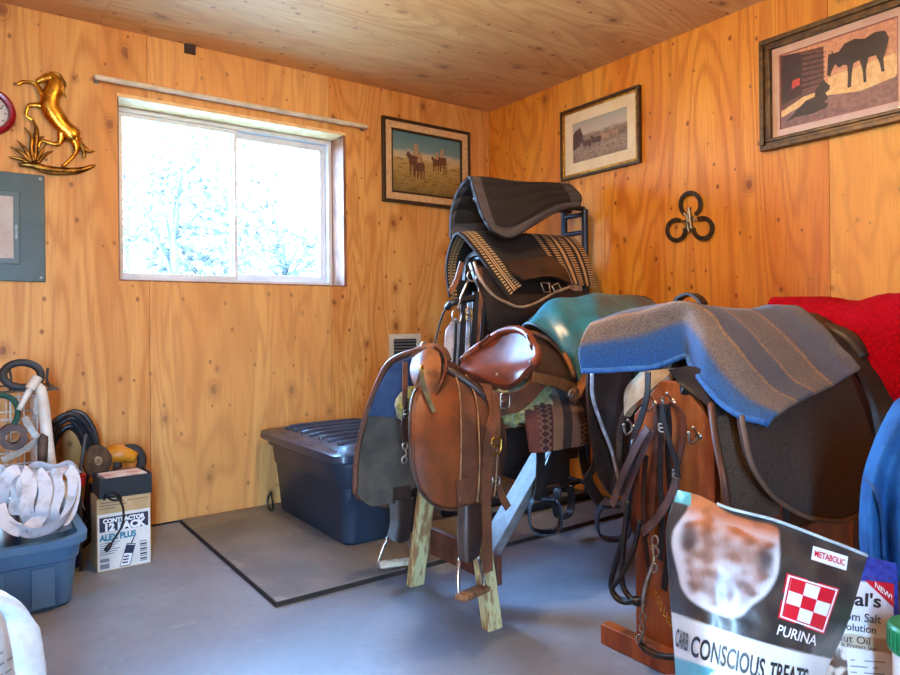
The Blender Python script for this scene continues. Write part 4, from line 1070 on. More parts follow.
flap('rear_strap', [[(534, 372, -1.87), (534, 382, -1.87)], [(555, 376, -1.86), (555, 387, -1.86)], [(575, 383, -1.84), (575, 394, -1.84)], [(592, 390, -1.80), (590, 399, -1.80)]], LEAT, fs, .006, 20, 5)
rs = obj('rear_strap', MB().strap([Y(592, 366, -1.80), Y(586, 378, -1.83), Y(577, 391, -1.855), Y(571, 400, -1.86)], .044, .005, (1, 0, .5), smooth=14), LEAT, fs, smooth=40)
buckle('buckle', Y(574, 394, -1.875), .045, .038, (1, 0, .45), (-.45, 0, 1), .0042, SILV, rs)
buckle('dee_ring', Y(505, 401, -1.885), .04, .05, (1, 0, 0), (0, 0, 1), .004, SILV, fs)
flap('shade_panel', [[(498, 404, -1.44), (500, 440, -1.40), (504, 476, -1.38)], [(530, 406, -1.43), (532, 446, -1.39), (534, 486, -1.37)], [(566, 404, -1.43), (568, 444, -1.39), (568, 482, -1.37)]], LEAK, fs, .012, 16, 14)  # added dark sheet standing in for the shaded void below the seat
# long cinch straps hanging at the back of the flap
cs = obj('cinch_strap', MB().strap([Y(486, 384, -1.80), Y(494, 410, -1.87), Y(489, 436, -1.915), Y(486, 480, -1.93), Y(487, 530, -1.93), Y(488, 572, -1.93)], .036, .005, (1, 0, .0), smooth=30), LEAB, fs, smooth=40)
buckle('buckle', Y(496, 446, -1.92), .042, .052, (1, 0, 0), (.1, 0, 1), .0042, BRASS2, cs)
l2 = obj('latigo', MB().strap([Y(496, 395, -1.84), Y(497, 420, -1.90), Y(496, 455, -1.905), Y(497, 478, -1.905), Y(502, 496, -1.905), Y(508, 508, -1.90)], .026, .005, (1, 0, 0), smooth=24), LEAB, fs, smooth=40)
buckle('buckle', Y(496, 481, -1.915), .03, .03, (1, 0, 0), (0, 0, 1), .003, SILV, l2)
# stirrups
def stirrup(name, hob, bow, tread, parent, yh, tread_mat, hob_mat):
    """leather hobble sleeve, metal bow, wooden tread; pixel outlines on the plane y=yh"""
    s_ = flap(name, hob, hob_mat, parent, .018, 12, 12)
    P = [Y(*q) for q in bow]
    obj('bow', MB().tube(P, .0065, 8, smooth=24), SILV, s_, smooth=True)
    a, b = Y(*tread[0]), Y(*tread[1])
    obj('tread', MB().beam(a, b, .045, .020, up=(0, 0, 1)), tread_mat, s_, bevel=.006)
    return s_
PALET = M('worn pale tread', (214, 204, 180), (176, 160, 128), 30, rough=.7)
obj('stirrup_leather', MB().strap([Y(462, 480, -1.93), Y(464, 506, -1.93)], .05, .006, (1, 0, 0)), LEAB, fs)
stirrup('stirrup', [[(458, 507, -1.93), (457, 540, -1.935), (459, 561, -1.935)], [(470, 505, -1.955), (470, 540, -1.96), (470, 562, -1.96)], [(481, 504, -1.92), (482, 538, -1.925), (479, 556, -1.925)]],
        [(460, 558, -1.93), (458, 575, -1.945), (459, 594, -1.955), (466, 597, -1.96), (480, 592, -1.92), (484, 586, -1.90), (482, 570, -1.90), (478, 556, -1.92)], [(461, 598, -1.975), (484, 588, -1.895)], fs, -1.93, OLDWOOD, LEAD)
obj('stirrup_leather', MB().strap([Y(402, 486, -1.37), Y(402, 502, -1.37)], .08, .006, (1, 0, 0)), LEAD, fs)
stirrup('stirrup', [[(389, 500, -1.36), (390, 522, -1.36), (387, 538, -1.36)], [(401, 500, -1.38), (401, 524, -1.38), (399, 543, -1.38)], [(414, 498, -1.365), (412, 522, -1.365), (409, 541, -1.365)]],
        [(388, 537, -1.36), (382, 550, -1.36), (378, 566, -1.36), (392, 567, -1.36), (410, 563, -1.36), (411, 552, -1.36), (408, 539, -1.36)], [(379, 565, -1.36), (411, 561, -1.36)], fs, -1.36, PALET, LEAD)

S2Y = SY
sd2 = thing('saddle', (-.62, S2Y, .75), 'dark saddle with black stirrups, mostly hidden beneath the teal cover', 'saddle')
def arch(x0, x1, yc, zt, half, zb, nu=10, nv=22, sag=0., flare=.0):
    rows = []
    for i in range(nu):
        u = i / (nu - 1); r = []
        for j in range(nv):
            t = -1 + 2 * j / (nv - 1); s = abs(t)
            yy = half * (1 - (1 - s) ** 2.2) * (1 if t > 0 else -1); zz = zt - (zt - zb) * s ** 1.9
            r.append(V((x0 + (x1 - x0) * u + flare * s * (u - .5), yc + yy, zz + sag * (2 * u - 1) ** 2)))
        rows.append(r)
    return rows
obj('skirts', MB().slab(arch(-.90, -.30, S2Y, .86, .27, .44), .02), LEAD, sd2, smooth=40)
obj('seat', MB().slab(arch(-.88, -.35, S2Y, .90, .17, .80, sag=.10), .03), LEAD, sd2, smooth=40)
for y, s in ((S2Y + .285, 1),):
    obj('fender', MB().slab([[V((x, y + s * .004 * k, .62 - .13 * k)) for k in range(3)] for x in (-.78, -.68, -.60)], .008), LEAD, sd2, smooth=40)
    obj('stirrup_leather', MB().strap([(-.70, y, .40), (-.70, y, .30), (-.695, y, .24)], .04, .006, (1, 0, 0)), LEAK, sd2)
def oxbow(c, w, h, xd, parent, mat, yd=(0, 0, 1), wd=.04):
    """wide banded stirrup"""
    c, xd = V(c), V(xd).normalized(); P = []
    for k in range(29):
        a = radians(128) + radians(284) * k / 28
        q = (abs(cos(a)) ** 3 + abs(sin(a)) ** 3) ** (-1 / 3)
        P.append(c + xd * (cos(a) * q * w / 2) + V((0, 0, 1)) * (sin(a) * q * h / 2))
    sd_ = xd.cross(V((0, 0, 1)))
    m = MB().strap(P, wd, .008, sd_); m.tube([P[0], P[-1]], .007, 8)
    return obj('stirrup', m, mat, parent, bevel=.002)
BLKS = M('black stirrup', (34, 44, 58), (26, 32, 42), 20, rough=.35)
oxbow((-.695, S2Y + .285, .17), .125, .15, (1, .2, 0), sd2, BLKS)
# teal cover
TEALC = M('teal nylon cover', (28, 124, 150), (34, 92, 102), 6, rough=.34, spec=.8, bump=.15, bscale=14, bdist=.02)
Tc = [[(521, 330, -1.30), (523, 327, -1.48), (531, 325, -1.60), (556, 342, -1.70), (570, 366, -1.76)],
      [(540, 312, -1.25), (545, 308, -1.45), (553, 304, -1.58), (574, 334, -1.74), (584, 386, -1.80)],
      [(575, 306, -1.22), (580, 300, -1.42), (588, 298, -1.58), (602, 335, -1.80), (604, 412, -1.88)],
      [(600, 306, -1.22), (614, 299, -1.40), (622, 297, -1.56), (634, 335, -1.80), (632, 415, -1.88)],
      [(612, 312, -1.24), (640, 304, -1.42), (654, 301, -1.54), (664, 335, -1.78), (660, 410, -1.86)],
      [(618, 330, -1.26), (648, 322, -1.42), (672, 318, -1.54), (684, 345, -1.76), (676, 405, -1.84)]]
rows = surf(Tc, 60, 50)
for i, r in enumerate(rows):
    for j, p in enumerate(r):
        u, v = i / 59, j / 49
        p += V((0, 0, 1)) * .016 * sin(u * 26 + 5 * v) * v * (1 - .4 * u) + V((0, -1, 0)) * .012 * sin(u * 19 + 2) * v + V((0, 0, .012)) * noise.noise(V((u * 6, v * 4, 1)))
tc = thing('saddle_cover', Y(600, 300, -1.55), 'teal nylon cover draped over a saddle behind the brown saddle', 'saddle cover')
obj('cover', MB().slab(orient(rows), .004), TEALC, tc, smooth=True)
obj('edge_binding', MB().tube(catmull([rows[0][j] for j in range(0, 50, 7)], 40), .006, 8), M('dark teal binding', (26, 60, 66), rough=.6), tc, smooth=True)
obj('seam', MB().tube([rows[i][4 + i // 3] + V((0, 0, .004)) for i in range(2, 50)], .004, 6), M('dark teal binding', (26, 60, 66)), tc, smooth=True)
# woven maroon blanket folded over the back of the trestle
t = NT('woven maroon stripes'); at_ = t.add('ShaderNodeAttribute', attribute_name='uvw'); sp_ = t.n.new('ShaderNodeSeparateXYZ'); t.set(sp_, 0, at_.outputs['Vector'])
rp_ = t.n.new('ShaderNodeValToRGB'); rp_.color_ramp.interpolation = 'CONSTANT'; t.set(rp_, 0, sp_.outputs[0])
for i, (pos, cc) in enumerate([(0, (112, 58, 44)), (.16, (60, 30, 30)), (.34, (138, 104, 78)), (.48, (54, 44, 40)), (.60, (128, 96, 72)), (.72, (60, 36, 36)), (.86, (92, 54, 44))]):
    el = rp_.color_ramp.elements[i] if i < 2 else rp_.color_ramp.elements.new(pos); el.position = pos; el.color = (*lin(cc), 1)
zig = t.math('ABSOLUTE', t.math('SUBTRACT', t.math('FRACT', t.math('MULTIPLY', sp_.outputs[1], 14.0)), .5))
near = t.math('LESS_THAN', t.math('ABSOLUTE', t.math('SUBTRACT', t.math('PINGPONG', t.math('ADD', sp_.outputs[0], .005), .24), t.math('MULTIPLY_ADD', zig, .12, .16))), .022)
wv = t.math('SINE', t.math('MULTIPLY', sp_.outputs[1], 420.0))
col = t.mix(near, rp_.outputs[0], lin((128, 90, 72)))
col = t.mix(t.math('MULTIPLY_ADD', wv, .14, .16), col, lin((40, 24, 22)))
t.set(t.b, 'Base Color', col); t.b.inputs['Roughness'].default_value = .9; t.bump(wv, .4, .002); WOV = t.m
rows = surf([[(527, 390, -1.70), (524, 400, -1.80), (527, 420, -1.86), (532, 453, -1.88)], [(541, 388, -1.70), (543, 400, -1.81), (546, 420, -1.87), (547, 452, -1.89)], [(556, 388, -1.70), (562, 402, -1.81), (565, 420, -1.87), (564, 449, -1.89)],
             [(570, 390, -1.70), (579, 405, -1.80), (583, 422, -1.86), (582, 446, -1.88)], [(583, 394, -1.70), (595, 410, -1.79), (598, 426, -1.85), (598, 444, -1.87)]], 40, 36)
wb_ = obj('woven_blanket', MB().slab(orient(rows), .016), WOV, loc=Y(560, 420, -1.80), smooth=40)
tag(wb_, 'maroon woven striped blanket folded over, right behind the brown saddle', 'blanket')
wb_['label'] = 'maroon woven striped blanket hanging just behind the brown saddle'
# near stirrup and loose straps of the covered saddle, low behind the trestle
def hung_stirrup(pts, c, w, parent):
    obj('stirrup_leather', MB().strap([Y(*q) for q in pts], .04, .006, (1, 0, 0), smooth=12), LEAK, parent, smooth=40)
    oxbow(Y(*c), w, .13, (.8, -.6, 0), parent, BLKS, wd=.06)
hung_stirrup([(541, 440, -1.80), (540, 480, -1.80), (537, 500, -1.80)], (545, 515, -1.80), .115, sd2)
obj('loose_strap', MB().strap([Y(560, 440, -1.72), Y(545, 475, -1.74), Y(546, 498, -1.74), Y(558, 502, -1.74)], .03, .006, (1, 0, .3), smooth=16), LEAK, sd2, smooth=40)
obj('loose_strap', MB().strap([Y(580, 440, -1.78), Y(585, 470, -1.80), Y(596, 500, -1.80)], .035, .006, (1, 0, 0), smooth=12), LEAK, sd2, smooth=40)
# ================================================================== wooden stand with the house shaped front panel
PANELW = M('orange stained panel', (172, 92, 40), (138, 68, 28), 4, rough=.4, stretch=(6, 6, .8), bump=.08, coat=.15)
PX = -1.29
PYC = -2.402
ps = thing('saddle_stand', (-.9, PYC, 0), 'orange wooden saddle stand with house shaped front panel and hooks', 'saddle stand')
def X(px, py, x): return on_x(px, py, x)
o_ = [(-2.268, .004), (-2.268, .715), (-2.365, .825), (-2.435, .825), (-2.536, .71), (-2.536, .004)]
obj('front_panel', MB().prism([(PX - .018, y, z) for y, z in o_], (.03, 0, 0)), PANELW, ps, bevel=.004)
obj('foot', MB().lohi((PX - .06, -2.66, .0), (PX - .0185, -2.165, .062)), PANELW, ps, bevel=.004)
obj('back_panel', MB().prism([(-.53, y, z) for y, z in o_], (.03, 0, 0)), PANELW, ps, bevel=.004)
obj('ridge_board', MB().lohi((PX + .0125, PYC - .035, .70), (-.531, PYC + .035, .82)), OLDWOOD, ps, bevel=.006)
for sgn in (-1, 1):
    R3 = Matrix.Rotation(sgn * radians(46), 3, 'X')
    obj('side_board', MB().box((-.905, PYC - sgn * .092, .755), (.73, .14, .018), R3), OLDWOOD, ps, bevel=.003)
def hook(px, py, dbl=True):
    c = X(px, py, PX - .019); m = MB()
    m.lathe([(.010, 0), (.010, .004)], 10, c, Matrix(((0, 0, -1), (0, 1, 0), (1, 0, 0))))
    m.tube([c, c + V((-.018, 0, -.012)), c + V((-.034, 0, -.016)), c + V((-.044, 0, -.004)), c + V((-.046, 0, .012))], .0036, 8, smooth=14)
    m.tube([c + V((-.004, 0, .0)), c + V((-.014, 0, .016)), c + V((-.026, 0, .024))], .0034, 8, smooth=8)
    m.ball(c + V((-.046, 0, .014)), .0055, 8, 6); m.ball(c + V((-.027, 0, .026)), .005, 8, 6)
    return obj('hook', m, SILV, ps, smooth=True)
for q in ((655, 404), (673, 402), (634, 428), (699, 436)): hook(*q)

# ---- saddle under the blue blanket: left flap, lining arch, brown mesh flap
WOOLD = M('dark brown felt', (76, 60, 50), (42, 33, 29), 190, rough=.95, bump=.6, bscale=260, lo=.3, hi=.75)
s3 = thing('saddle', (-1.0, PYC, .83), 'dark saddle on the orange stand, half hidden by the blue grey blanket', 'saddle')
PIPE = M('pale piping', (190, 196, 206), (130, 130, 136), 20, rough=.5)
obj('left_flap', MB().slab(orient(surf([[(588, 368, -2.10), (588, 400, -2.06), (592, 440, -2.05), (600, 478, -2.06)], [(604, 368, -2.12), (606, 400, -2.08), (610, 450, -2.07), (614, 498, -2.08)], [(618, 366, -2.15), (622, 400, -2.12), (624, 450, -2.11), (626, 490, -2.12)], [(630, 366, -2.20), (634, 396, -2.18), (636, 440, -2.16), (638, 480, -2.17)]], 24, 24)), .014), LEAD, s3, smooth=40)
obj('flap_piping', MB().tube([Y(592, 374, -2.125), Y(593, 398, -2.105), Y(602, 426, -2.105), Y(612, 452, -2.11), Y(619, 480, -2.12)], .006, 8, smooth=30), PIPE, s3, smooth=True)
# arched lining: the cream panels and the dark rolled edge round the gullet
CREAM = M('cream flannel lining', (172, 156, 128), (146, 128, 100), 14, rough=.9)
ga = [(620, 462), (621, 428), (630, 406), (648, 387), (664, 376), (686, 376), (704, 391), (719, 412), (728, 440), (735, 475), (740, 508)]
obj('gullet_edge', MB().tube([X(a, b, PX + .035) for a, b in ga], .012, 8, smooth=50), M('dark taupe edge', (74, 58, 48), (54, 42, 36), 20, rough=.75), s3, smooth=True)
obj('cream_panel', MB().slab(orient(surf([[(624, 416, -2.22), (625, 390, -2.20), (640, 372, -2.24)], [(630, 408, -2.25), (640, 384, -2.27), (655, 370, -2.30)], [(650, 391, -2.32), (662, 380, -2.36), (676, 368, -2.38)]], 16, 16)), .02), CREAM, s3, smooth=40)
obj('right_panel', MB().slab(orient(surf([[(668, 370, -2.40), (676, 380, -2.42), (684, 388, -2.45)], [(690, 366, -2.46), (704, 386, -2.50), (712, 410, -2.53)], [(705, 372, -2.50), (722, 400, -2.54), (728, 440, -2.57)]], 16, 16)), .02), LEAK, s3, smooth=40)
t = NT('brown mesh fabric'); co = t.coord(); vv = t.add('ShaderNodeTexVoronoi'); t.set(vv, 'Vector', co); vv.inputs['Scale'].default_value = 170
t.set(t.b, 'Base Color', t.mix(t.smooth(vv.outputs['Distance'], .1, .5), lin((48, 36, 30)), lin((96, 74, 58)))); t.b.inputs['Roughness'].default_value = .85; t.bump(vv.outputs['Distance'], .5, .003); MESHB = t.m
obj('mesh_flap', MB().slab(orient(surf([[(712, 396, -2.51), (718, 440, -2.57), (726, 480, -2.61), (732, 520, -2.62)], [(726, 392, -2.53), (736, 440, -2.59), (744, 480, -2.63), (748, 524, -2.64)], [(742, 394, -2.55), (752, 440, -2.61), (760, 480, -2.65), (764, 520, -2.65)], [(760, 396, -2.56), (772, 440, -2.62), (778, 480, -2.66), (780, 515, -2.66)]], 24, 24)), .012), MESHB, s3, smooth=40)
obj('mesh_binding', MB().tube([Y(711, 404, -2.53), Y(716, 440, -2.575), Y(724, 480, -2.615), Y(730, 522, -2.625)], .010, 8, smooth=24), LEAB, s3, smooth=True)
obj('inner_skirt', MB().slab(arch(-1.12, -.55, PYC, .90, .24, .42), .02), LEAK, s3, smooth=40)
obj('tree', MB().slab(arch(-1.16, -.45, PYC, .90, .14, .80, sag=.03), .03), LEAD, s3, smooth=40)
obj('cantle', MB().tube([(-.46, PYC + .15, .86), (-.45, PYC + .1, .93), (-.44, PYC, .96), (-.45, PYC - .1, .93), (-.46, PYC - .15, .86)], .03, 10, smooth=24), LEAD, s3, smooth=True)
# dark felt pad hanging on the near side
fp = thing('felt_pad', Y(805, 460, -2.72), 'dark brown felt saddle pad hanging below the blue grey blanket', 'saddle pad')
Fp = [[(738, 388, -2.58), (744, 428, -2.645), (754, 466, -2.68), (774, 494, -2.70), (800, 512, -2.71)],
      [(758, 382, -2.58), (768, 426, -2.65), (780, 462, -2.695), (800, 492, -2.715), (822, 518, -2.725)],
      [(788, 378, -2.58), (802, 424, -2.66), (814, 460, -2.705), (830, 490, -2.725), (846, 518, -2.735)],
      [(820, 372, -2.58), (836, 420, -2.66), (848, 456, -2.705), (858, 486, -2.725), (866, 506, -2.735)],
      [(844, 362, -2.57), (862, 404, -2.65), (872, 436, -2.69), (876, 462, -2.71), (876, 484, -2.715)]]
obj('pad', MB().slab(orient(surf(Fp, 34, 30)), .018), WOOLD, fp, smooth=40)
obj('binding', MB().tube([Y(742, 416, -2.640), Y(744, 430, -2.655), Y(753, 467, -2.687), Y(773, 496, -2.707), Y(800, 514, -2.717), Y(822, 520, -2.732), Y(846, 520, -2.742), Y(867, 507, -2.742), Y(878, 484, -2.722)], .0065, 8, smooth=60), M('brown binding', (104, 80, 62), rough=.7), fp, smooth=True)

hung_stirrup([(600, 440, -1.98), (595, 465, -1.95), (588, 480, -1.92), (600, 502, -1.90)], (613, 522, -1.90), .12, s3)
# ---- blue grey wool blanket, one woven stripe pattern along its length
t = NT('blue grey wool'); at_ = t.add('ShaderNodeAttribute', attribute_name='uvw'); sp_ = t.n.new('ShaderNodeSeparateXYZ'); t.set(sp_, 0, at_.outputs['Vector'])
co = t.coord(); nz_ = t.noise(co, 260, 3, .7); nb = t.noise(co, 14, 3, .6)
uu = t.math('ADD', sp_.outputs[0], t.math('MULTIPLY_ADD', t.noise(co, 120, 2), .02, -.01))
rp_ = t.n.new('ShaderNodeValToRGB'); t.set(rp_, 0, uu); rp_.color_ramp.interpolation = 'LINEAR'
ST = [(0, (40, 106, 176)), (.17, (62, 104, 152)), (.22, (136, 116, 100)), (.36, (126, 108, 94)), (.38, (172, 128, 84)), (.395, (96, 92, 98)), (.54, (92, 90, 98)), (.55, (176, 128, 82)), (.565, (120, 102, 88)), (.70, (122, 104, 90)), (.71, (176, 130, 84)), (.725, (96, 94, 104)), (.86, (92, 104, 128)), (1, (120, 108, 100))]
for i, (pos, cc) in enumerate(ST):
    el = rp_.color_ramp.elements[i] if i < 2 else rp_.color_ramp.elements.new(pos); el.position = pos; el.color = (*lin(cc), 1)
col = t.mix(t.smooth(nz_, .42, .7), rp_.outputs[0], lin((58, 56, 62)))
col = t.mix(t.math('MULTIPLY', t.smooth(nz_, .62, .72), .5), col, lin((190, 176, 160)))
t.set(t.b, 'Base Color', col); t.b.inputs['Roughness'].default_value = .95; t.b.inputs['Sheen Weight'].default_value = .12; t.b.inputs['Specular IOR Level'].default_value = .15
t.bump(nz_, .6, .004); WOOL = t.m
Bk = [[(582, 371, -2.14), (612, 370, -2.19), (650, 368, -2.27), (684, 356, -2.37), (691, 366, -2.43), (702, 382, -2.50), (722, 404, -2.57), (742, 416, -2.63), (768, 424, -2.69)],
      [(580, 346, -2.13), (608, 341, -2.18), (648, 332, -2.27), (680, 321, -2.36), (694, 330, -2.43), (708, 352, -2.50), (730, 380, -2.57), (752, 398, -2.63), (779, 412, -2.69)],
      [(592, 322, -2.11), (620, 314, -2.18), (654, 306, -2.27), (688, 302, -2.38), (712, 312, -2.45), (730, 334, -2.52), (752, 362, -2.59), (774, 386, -2.64), (800, 402, -2.69)],
      [(628, 318, -2.08), (658, 309, -2.17), (692, 304, -2.28), (722, 308, -2.40), (742, 317, -2.46), (762, 336, -2.53), (782, 358, -2.59), (800, 376, -2.64), (821, 391, -2.69)],
      [(672, 322, -2.08), (702, 312, -2.17), (734, 310, -2.29), (758, 308, -2.40), (776, 314, -2.46), (794, 328, -2.53), (812, 346, -2.59), (826, 362, -2.64), (842, 379, -2.69)],
      [(716, 324, -2.08), (742, 313, -2.17), (768, 306, -2.29), (786, 304, -2.40), (802, 308, -2.46), (818, 320, -2.53), (834, 338, -2.59), (847, 352, -2.64), (861, 368, -2.69)]]
rows = surf(Bk, 56, 64)
for i, r in enumerate(rows):
    for j, p in enumerate(r): p += V((0, 0, .008)) * noise.noise(V((i * .14, j * .12, 9.)))
bl = thing('wool_blanket', Y(710, 305, -2.40), 'blue grey striped wool blanket draped over the orange saddle stand', 'blanket')
obj('blanket', MB().slab(orient(rows), .013), WOOL, bl, smooth=True)
hem = [rows[0][j] for j in range(64)]
obj('hem', MB().tube(hem[::2], .0085, 8), M('blue hem wool', (66, 122, 190), (54, 104, 168), 60, rough=.95, bump=.5, bscale=260), bl, smooth=True)
# small dark loop of leather peeping over the blanket's far side
obj('rear_loop', MB().strap([X(676, 306, -.60), X(680, 298, -.60), X(690, 294, -.60), X(698, 297, -.60), X(704, 304, -.60)], .05, .01, (1, 0, 0), smooth=20), LEAK, s3, smooth=40)

# ---- bridles on the panel hooks (all hang against the panel's front)
HX = PX - .045
def H(px, py, d=0): return X(px, py, HX - d)
def strapX(pts, w, mat, parent, name='strap', th=.004, d=0, sm=24):
    return obj(name, MB().strap([H(*q) if len(q) == 3 else H(q[0], q[1], d) for q in pts], w, th, (0.25, 1, 0), smooth=sm), mat, parent, smooth=40)
def cordX(pts, r, mat, parent, name, d=0, sm=40):
    return obj(name, MB().tube([H(*q) if len(q) == 3 else H(q[0], q[1], d) for q in pts], r, 8, smooth=sm), mat, parent, smooth=True)
def bk(px, py, parent, d=.006, w=.022, h=.022): return buckle('buckle', H(px, py, d), w, h, (0, 1, 0), (0, 0, 1), .0026, SILV, parent)
LEAM = M('bridle leather', (112, 62, 40), (78, 42, 30), 12, rough=.4, bump=.1)
LEAP = M('worn glossy leather', (104, 84, 84), (74, 58, 60), 14, rough=.28, spec=.8)
b1 = thing('bridle', H(656, 410), 'brown bridle with silver bit and chain on the panel hook', 'bridle', 'bridles on the stand'); del b1['group']
strapX([(655, 405), (657, 412), (656, 440), (653, 480), (650, 520)], .026, LEAM, b1, 'crown_strap', d=.002)
strapX([(670, 403), (680, 410), (684, 428), (681, 450), (677, 466), (676, 474)], .020, LEAM, b1, 'cheek_strap', d=.012)
strapX([(676, 474), (674, 488), (664, 508), (652, 524), (642, 532)], .026, LEAP, b1, 'noseband', d=.022)
bk(676, 474, b1, .026)
strapX([(640, 440), (637, 470), (635, 505), (634, 528), (640, 537), (648, 532)], .022, LEAM, b1, 'cheek_strap', d=.006)
bt = obj('bit', MB().tube([H(652, 545, .03), H(654, 560, .035), H(649, 575, .04), H(644, 595, .045), H(643, 612, .045)], [.004, .006, .0075, .0075, .005], 8, smooth=24), SILV, b1, smooth=True)
m = MB()
for cx, cy, r in ((655, 541, 4), (656, 552, 3.5), (654, 568, 3.5), (643, 617, 3.6), (642, 628, 3.4), (640, 640, 4)):
    m.tube([H(cx + r * cos(a) * .8, cy + r * 1.3 * sin(a), .04) for a in [2 * pi * k / 14 for k in range(14)]], .0026, 6, closed=True)
    if cy == 568: obj('bit_ring', m, SILV, bt, smooth=True); m = MB()
m.tube([H(642, 620, .045), H(644, 630, .045), H(640, 642, .045)], .0034, 6)
obj('bit_ring', m, SILV, bt, smooth=True)
m = MB()
for k in range(13):
    s_ = k / 12; px, py = 655 + 18 * s_, 592 + 34 * s_ ** 1.2 + 5 * sin(pi * s_)
    m.tube([H(px + 2.1 * cos(a) * (1 if k % 2 else .5), py + 2.3 * sin(a), .03 + .003 * sin(a) * (k % 2)) for a in [2 * pi * i / 10 for i in range(10)]], .0014, 5, closed=True)
obj('curb_chain', m, BRASS2, bt, smooth=True)
cordX([(640, 643), (646, 650), (660, 656), (680, 658)], .009, LEAK, b1, 'curb_strap', d=.04)
b2 = thing('bridle', H(636, 432), 'bridle with pointed glossy strap ends on the left hook', 'bridle'); b2['label'] = 'bridle with bluish glossy pointed strap ends and black rope reins'
strapX([(648, 428), (640, 440), (628, 464), (618, 488), (612, 506)], .026, LEAP, b2, 'cheek_strap', d=.028)
strapX([(652, 430), (644, 450), (632, 478), (625, 498), (622, 508)], .020, LEAP, b2, 'cheek_strap', d=.020)
strapX([(648, 372, .03), (647, 395, .03), (641, 418, .02), (634, 436, .012), (630, 470, .01), (627, 520, .012)], .022, LEAK, b2, 'crown_strap')
cordX([(634, 440), (630, 490), (625, 530), (616, 562), (611, 585), (618, 598), (632, 601), (642, 600)], .0085, LEAK, b2, 'rein', d=.012, sm=60)
cordX([(628, 500), (623, 550), (622, 580), (628, 595), (640, 603)], .0085, LEAK, b2, 'rein', d=.024, sm=50)
cordX([(640, 520), (634, 548), (622, 575), (612, 590), (622, 602), (644, 600)], .0075, LEAK, b2, 'rein', d=.034, sm=60)
obj('rein_knot', MB().ball(H(637, 601, .028), (.02, .022, .014), 12, 8), LEAK, b2, smooth=True)
b3 = thing('bridle', H(664, 410), 'black bridle straps hanging from the double hook over orange panel', 'bridle')
strapX([(662, 404), (664, 420), (670, 444), (676, 462), (678, 478)], .018, LEAK, b3, 'cheek_strap', d=.030)
strapX([(659, 405), (661, 430), (660, 470), (662, 520), (660, 560)], .020, LEAK, b3, 'cheek_strap', d=.016)
strapX([(667, 404), (669, 425), (668, 455), (671, 500), (669, 545), (664, 590)], .022, LEAK, b3, 'cheek_strap', d=.006)
strapX([(646, 455), (643, 500), (645, 540), (650, 575)], .018, LEAD, b3, 'rein', d=.012)
bk(662, 428, b3, .022)

# ---- red fleece blanket over the saddle by the right wall
REDF = M('red fleece', (196, 4, 22), (168, 3, 18), 90, rough=.95, bump=1, bscale=150, bdist=.008, spec=.1)
wr = [[X(*q) for q in r] for r in
      [[(768, 302, -.42), (800, 313, -.42), (830, 331, -.44), (862, 364, -.48), (886, 408, -.50), (900, 460, -.52)],
       [(771, 298, -.38), (803, 300, -.35), (838, 305, -.35), (876, 322, -.40), (906, 362, -.44), (920, 440, -.47)],
       [(780, 297, -.30), (815, 297, -.26), (850, 302, -.24), (884, 296, -.27), (916, 310, -.32), (938, 400, -.36)],
       [(800, 300, -.18), (835, 299, -.14), (865, 302, -.13), (900, 296, -.14), (932, 306, -.18), (956, 380, -.22)],
       [(812, 318, -.08), (848, 316, -.05), (878, 318, -.04), (912, 314, -.05), (944, 324, -.06), (968, 390, -.08)]]]
rows = loft(wr, 44, 56)
for i, r in enumerate(rows):
    for j, p in enumerate(r): p += V((noise.noise(p * 45), noise.noise(p * 45 + V((3, 0, 0))), noise.noise(p * 45 + V((0, 5, 0))))) * .004
fr4 = thing('fleece_blanket', X(840, 300, -.3), 'bright red fleece blanket draped over a saddle by right wall', 'blanket')
obj('blanket', MB().slab(orient(rows), .012), REDF, fr4, smooth=True)
wr2 = [[V(q) for q in r] for r in
       [[X(792, 312, -.48), X(812, 322, -.49), X(838, 344, -.51), X(860, 380, -.54), X(872, 425, -.56), X(876, 470, -.57)],
        [X(806, 312, -.44), X(826, 322, -.44), X(852, 344, -.47), X(876, 386, -.51), X(890, 430, -.53), X(894, 480, -.54)],
        [X(840, 318, -.30), X(862, 326, -.30), X(888, 350, -.34), X(914, 396, -.40), X(924, 440, -.42), X(928, 490, -.43)],
        [X(866, 330, -.14), X(890, 338, -.14), X(916, 362, -.16), X(940, 400, -.20), X(950, 440, -.22), X(956, 490, -.24)]]]
s4 = thing('saddle', (-.3, -2.75, .70), 'dark saddle on a plain wooden rack beneath the red fleece blanket', 'saddle')
obj('skirt', MB().slab(orient(loft(wr2, 30, 40)), .02), LEAK, s4, smooth=40)
yc4 = -2.70
r4 = thing('saddle_rack', (-.3, yc4, 0), 'plain dark wooden saddle rack under the red fleece blanket', 'saddle stand')
DKW = M('dark stained wood', (96, 56, 34), (70, 40, 26), 5, rough=.5, stretch=(6, 6, .8))
obj('top_beam', MB().lohi((-.36, yc4 - .20, .60), (-.24, yc4 + .34, .70)), DKW, r4, bevel=.005)
for y in (yc4 - .16, yc4 + .30):
    for sx in (-.42, -.18): obj('leg', MB().beam((sx, y, 0), (-.30 + (sx + .3) * .3, y, .60), .05, .04, up=(0, 1, 0)), DKW, r4, bevel=.003)
obj('seat', MB().slab([[V((-.30 + .17 * sin(t_ * pi / 2), yc4 + .34 - .40 * i / 9, .845 - .20 * abs(t_) ** 2 + .03 * (2 * i / 9 - 1) ** 2)) for t_ in [-1 + 2 * j / 14 for j in range(15)]] for i in range(10)], .03), LEAD, s4, smooth=40)
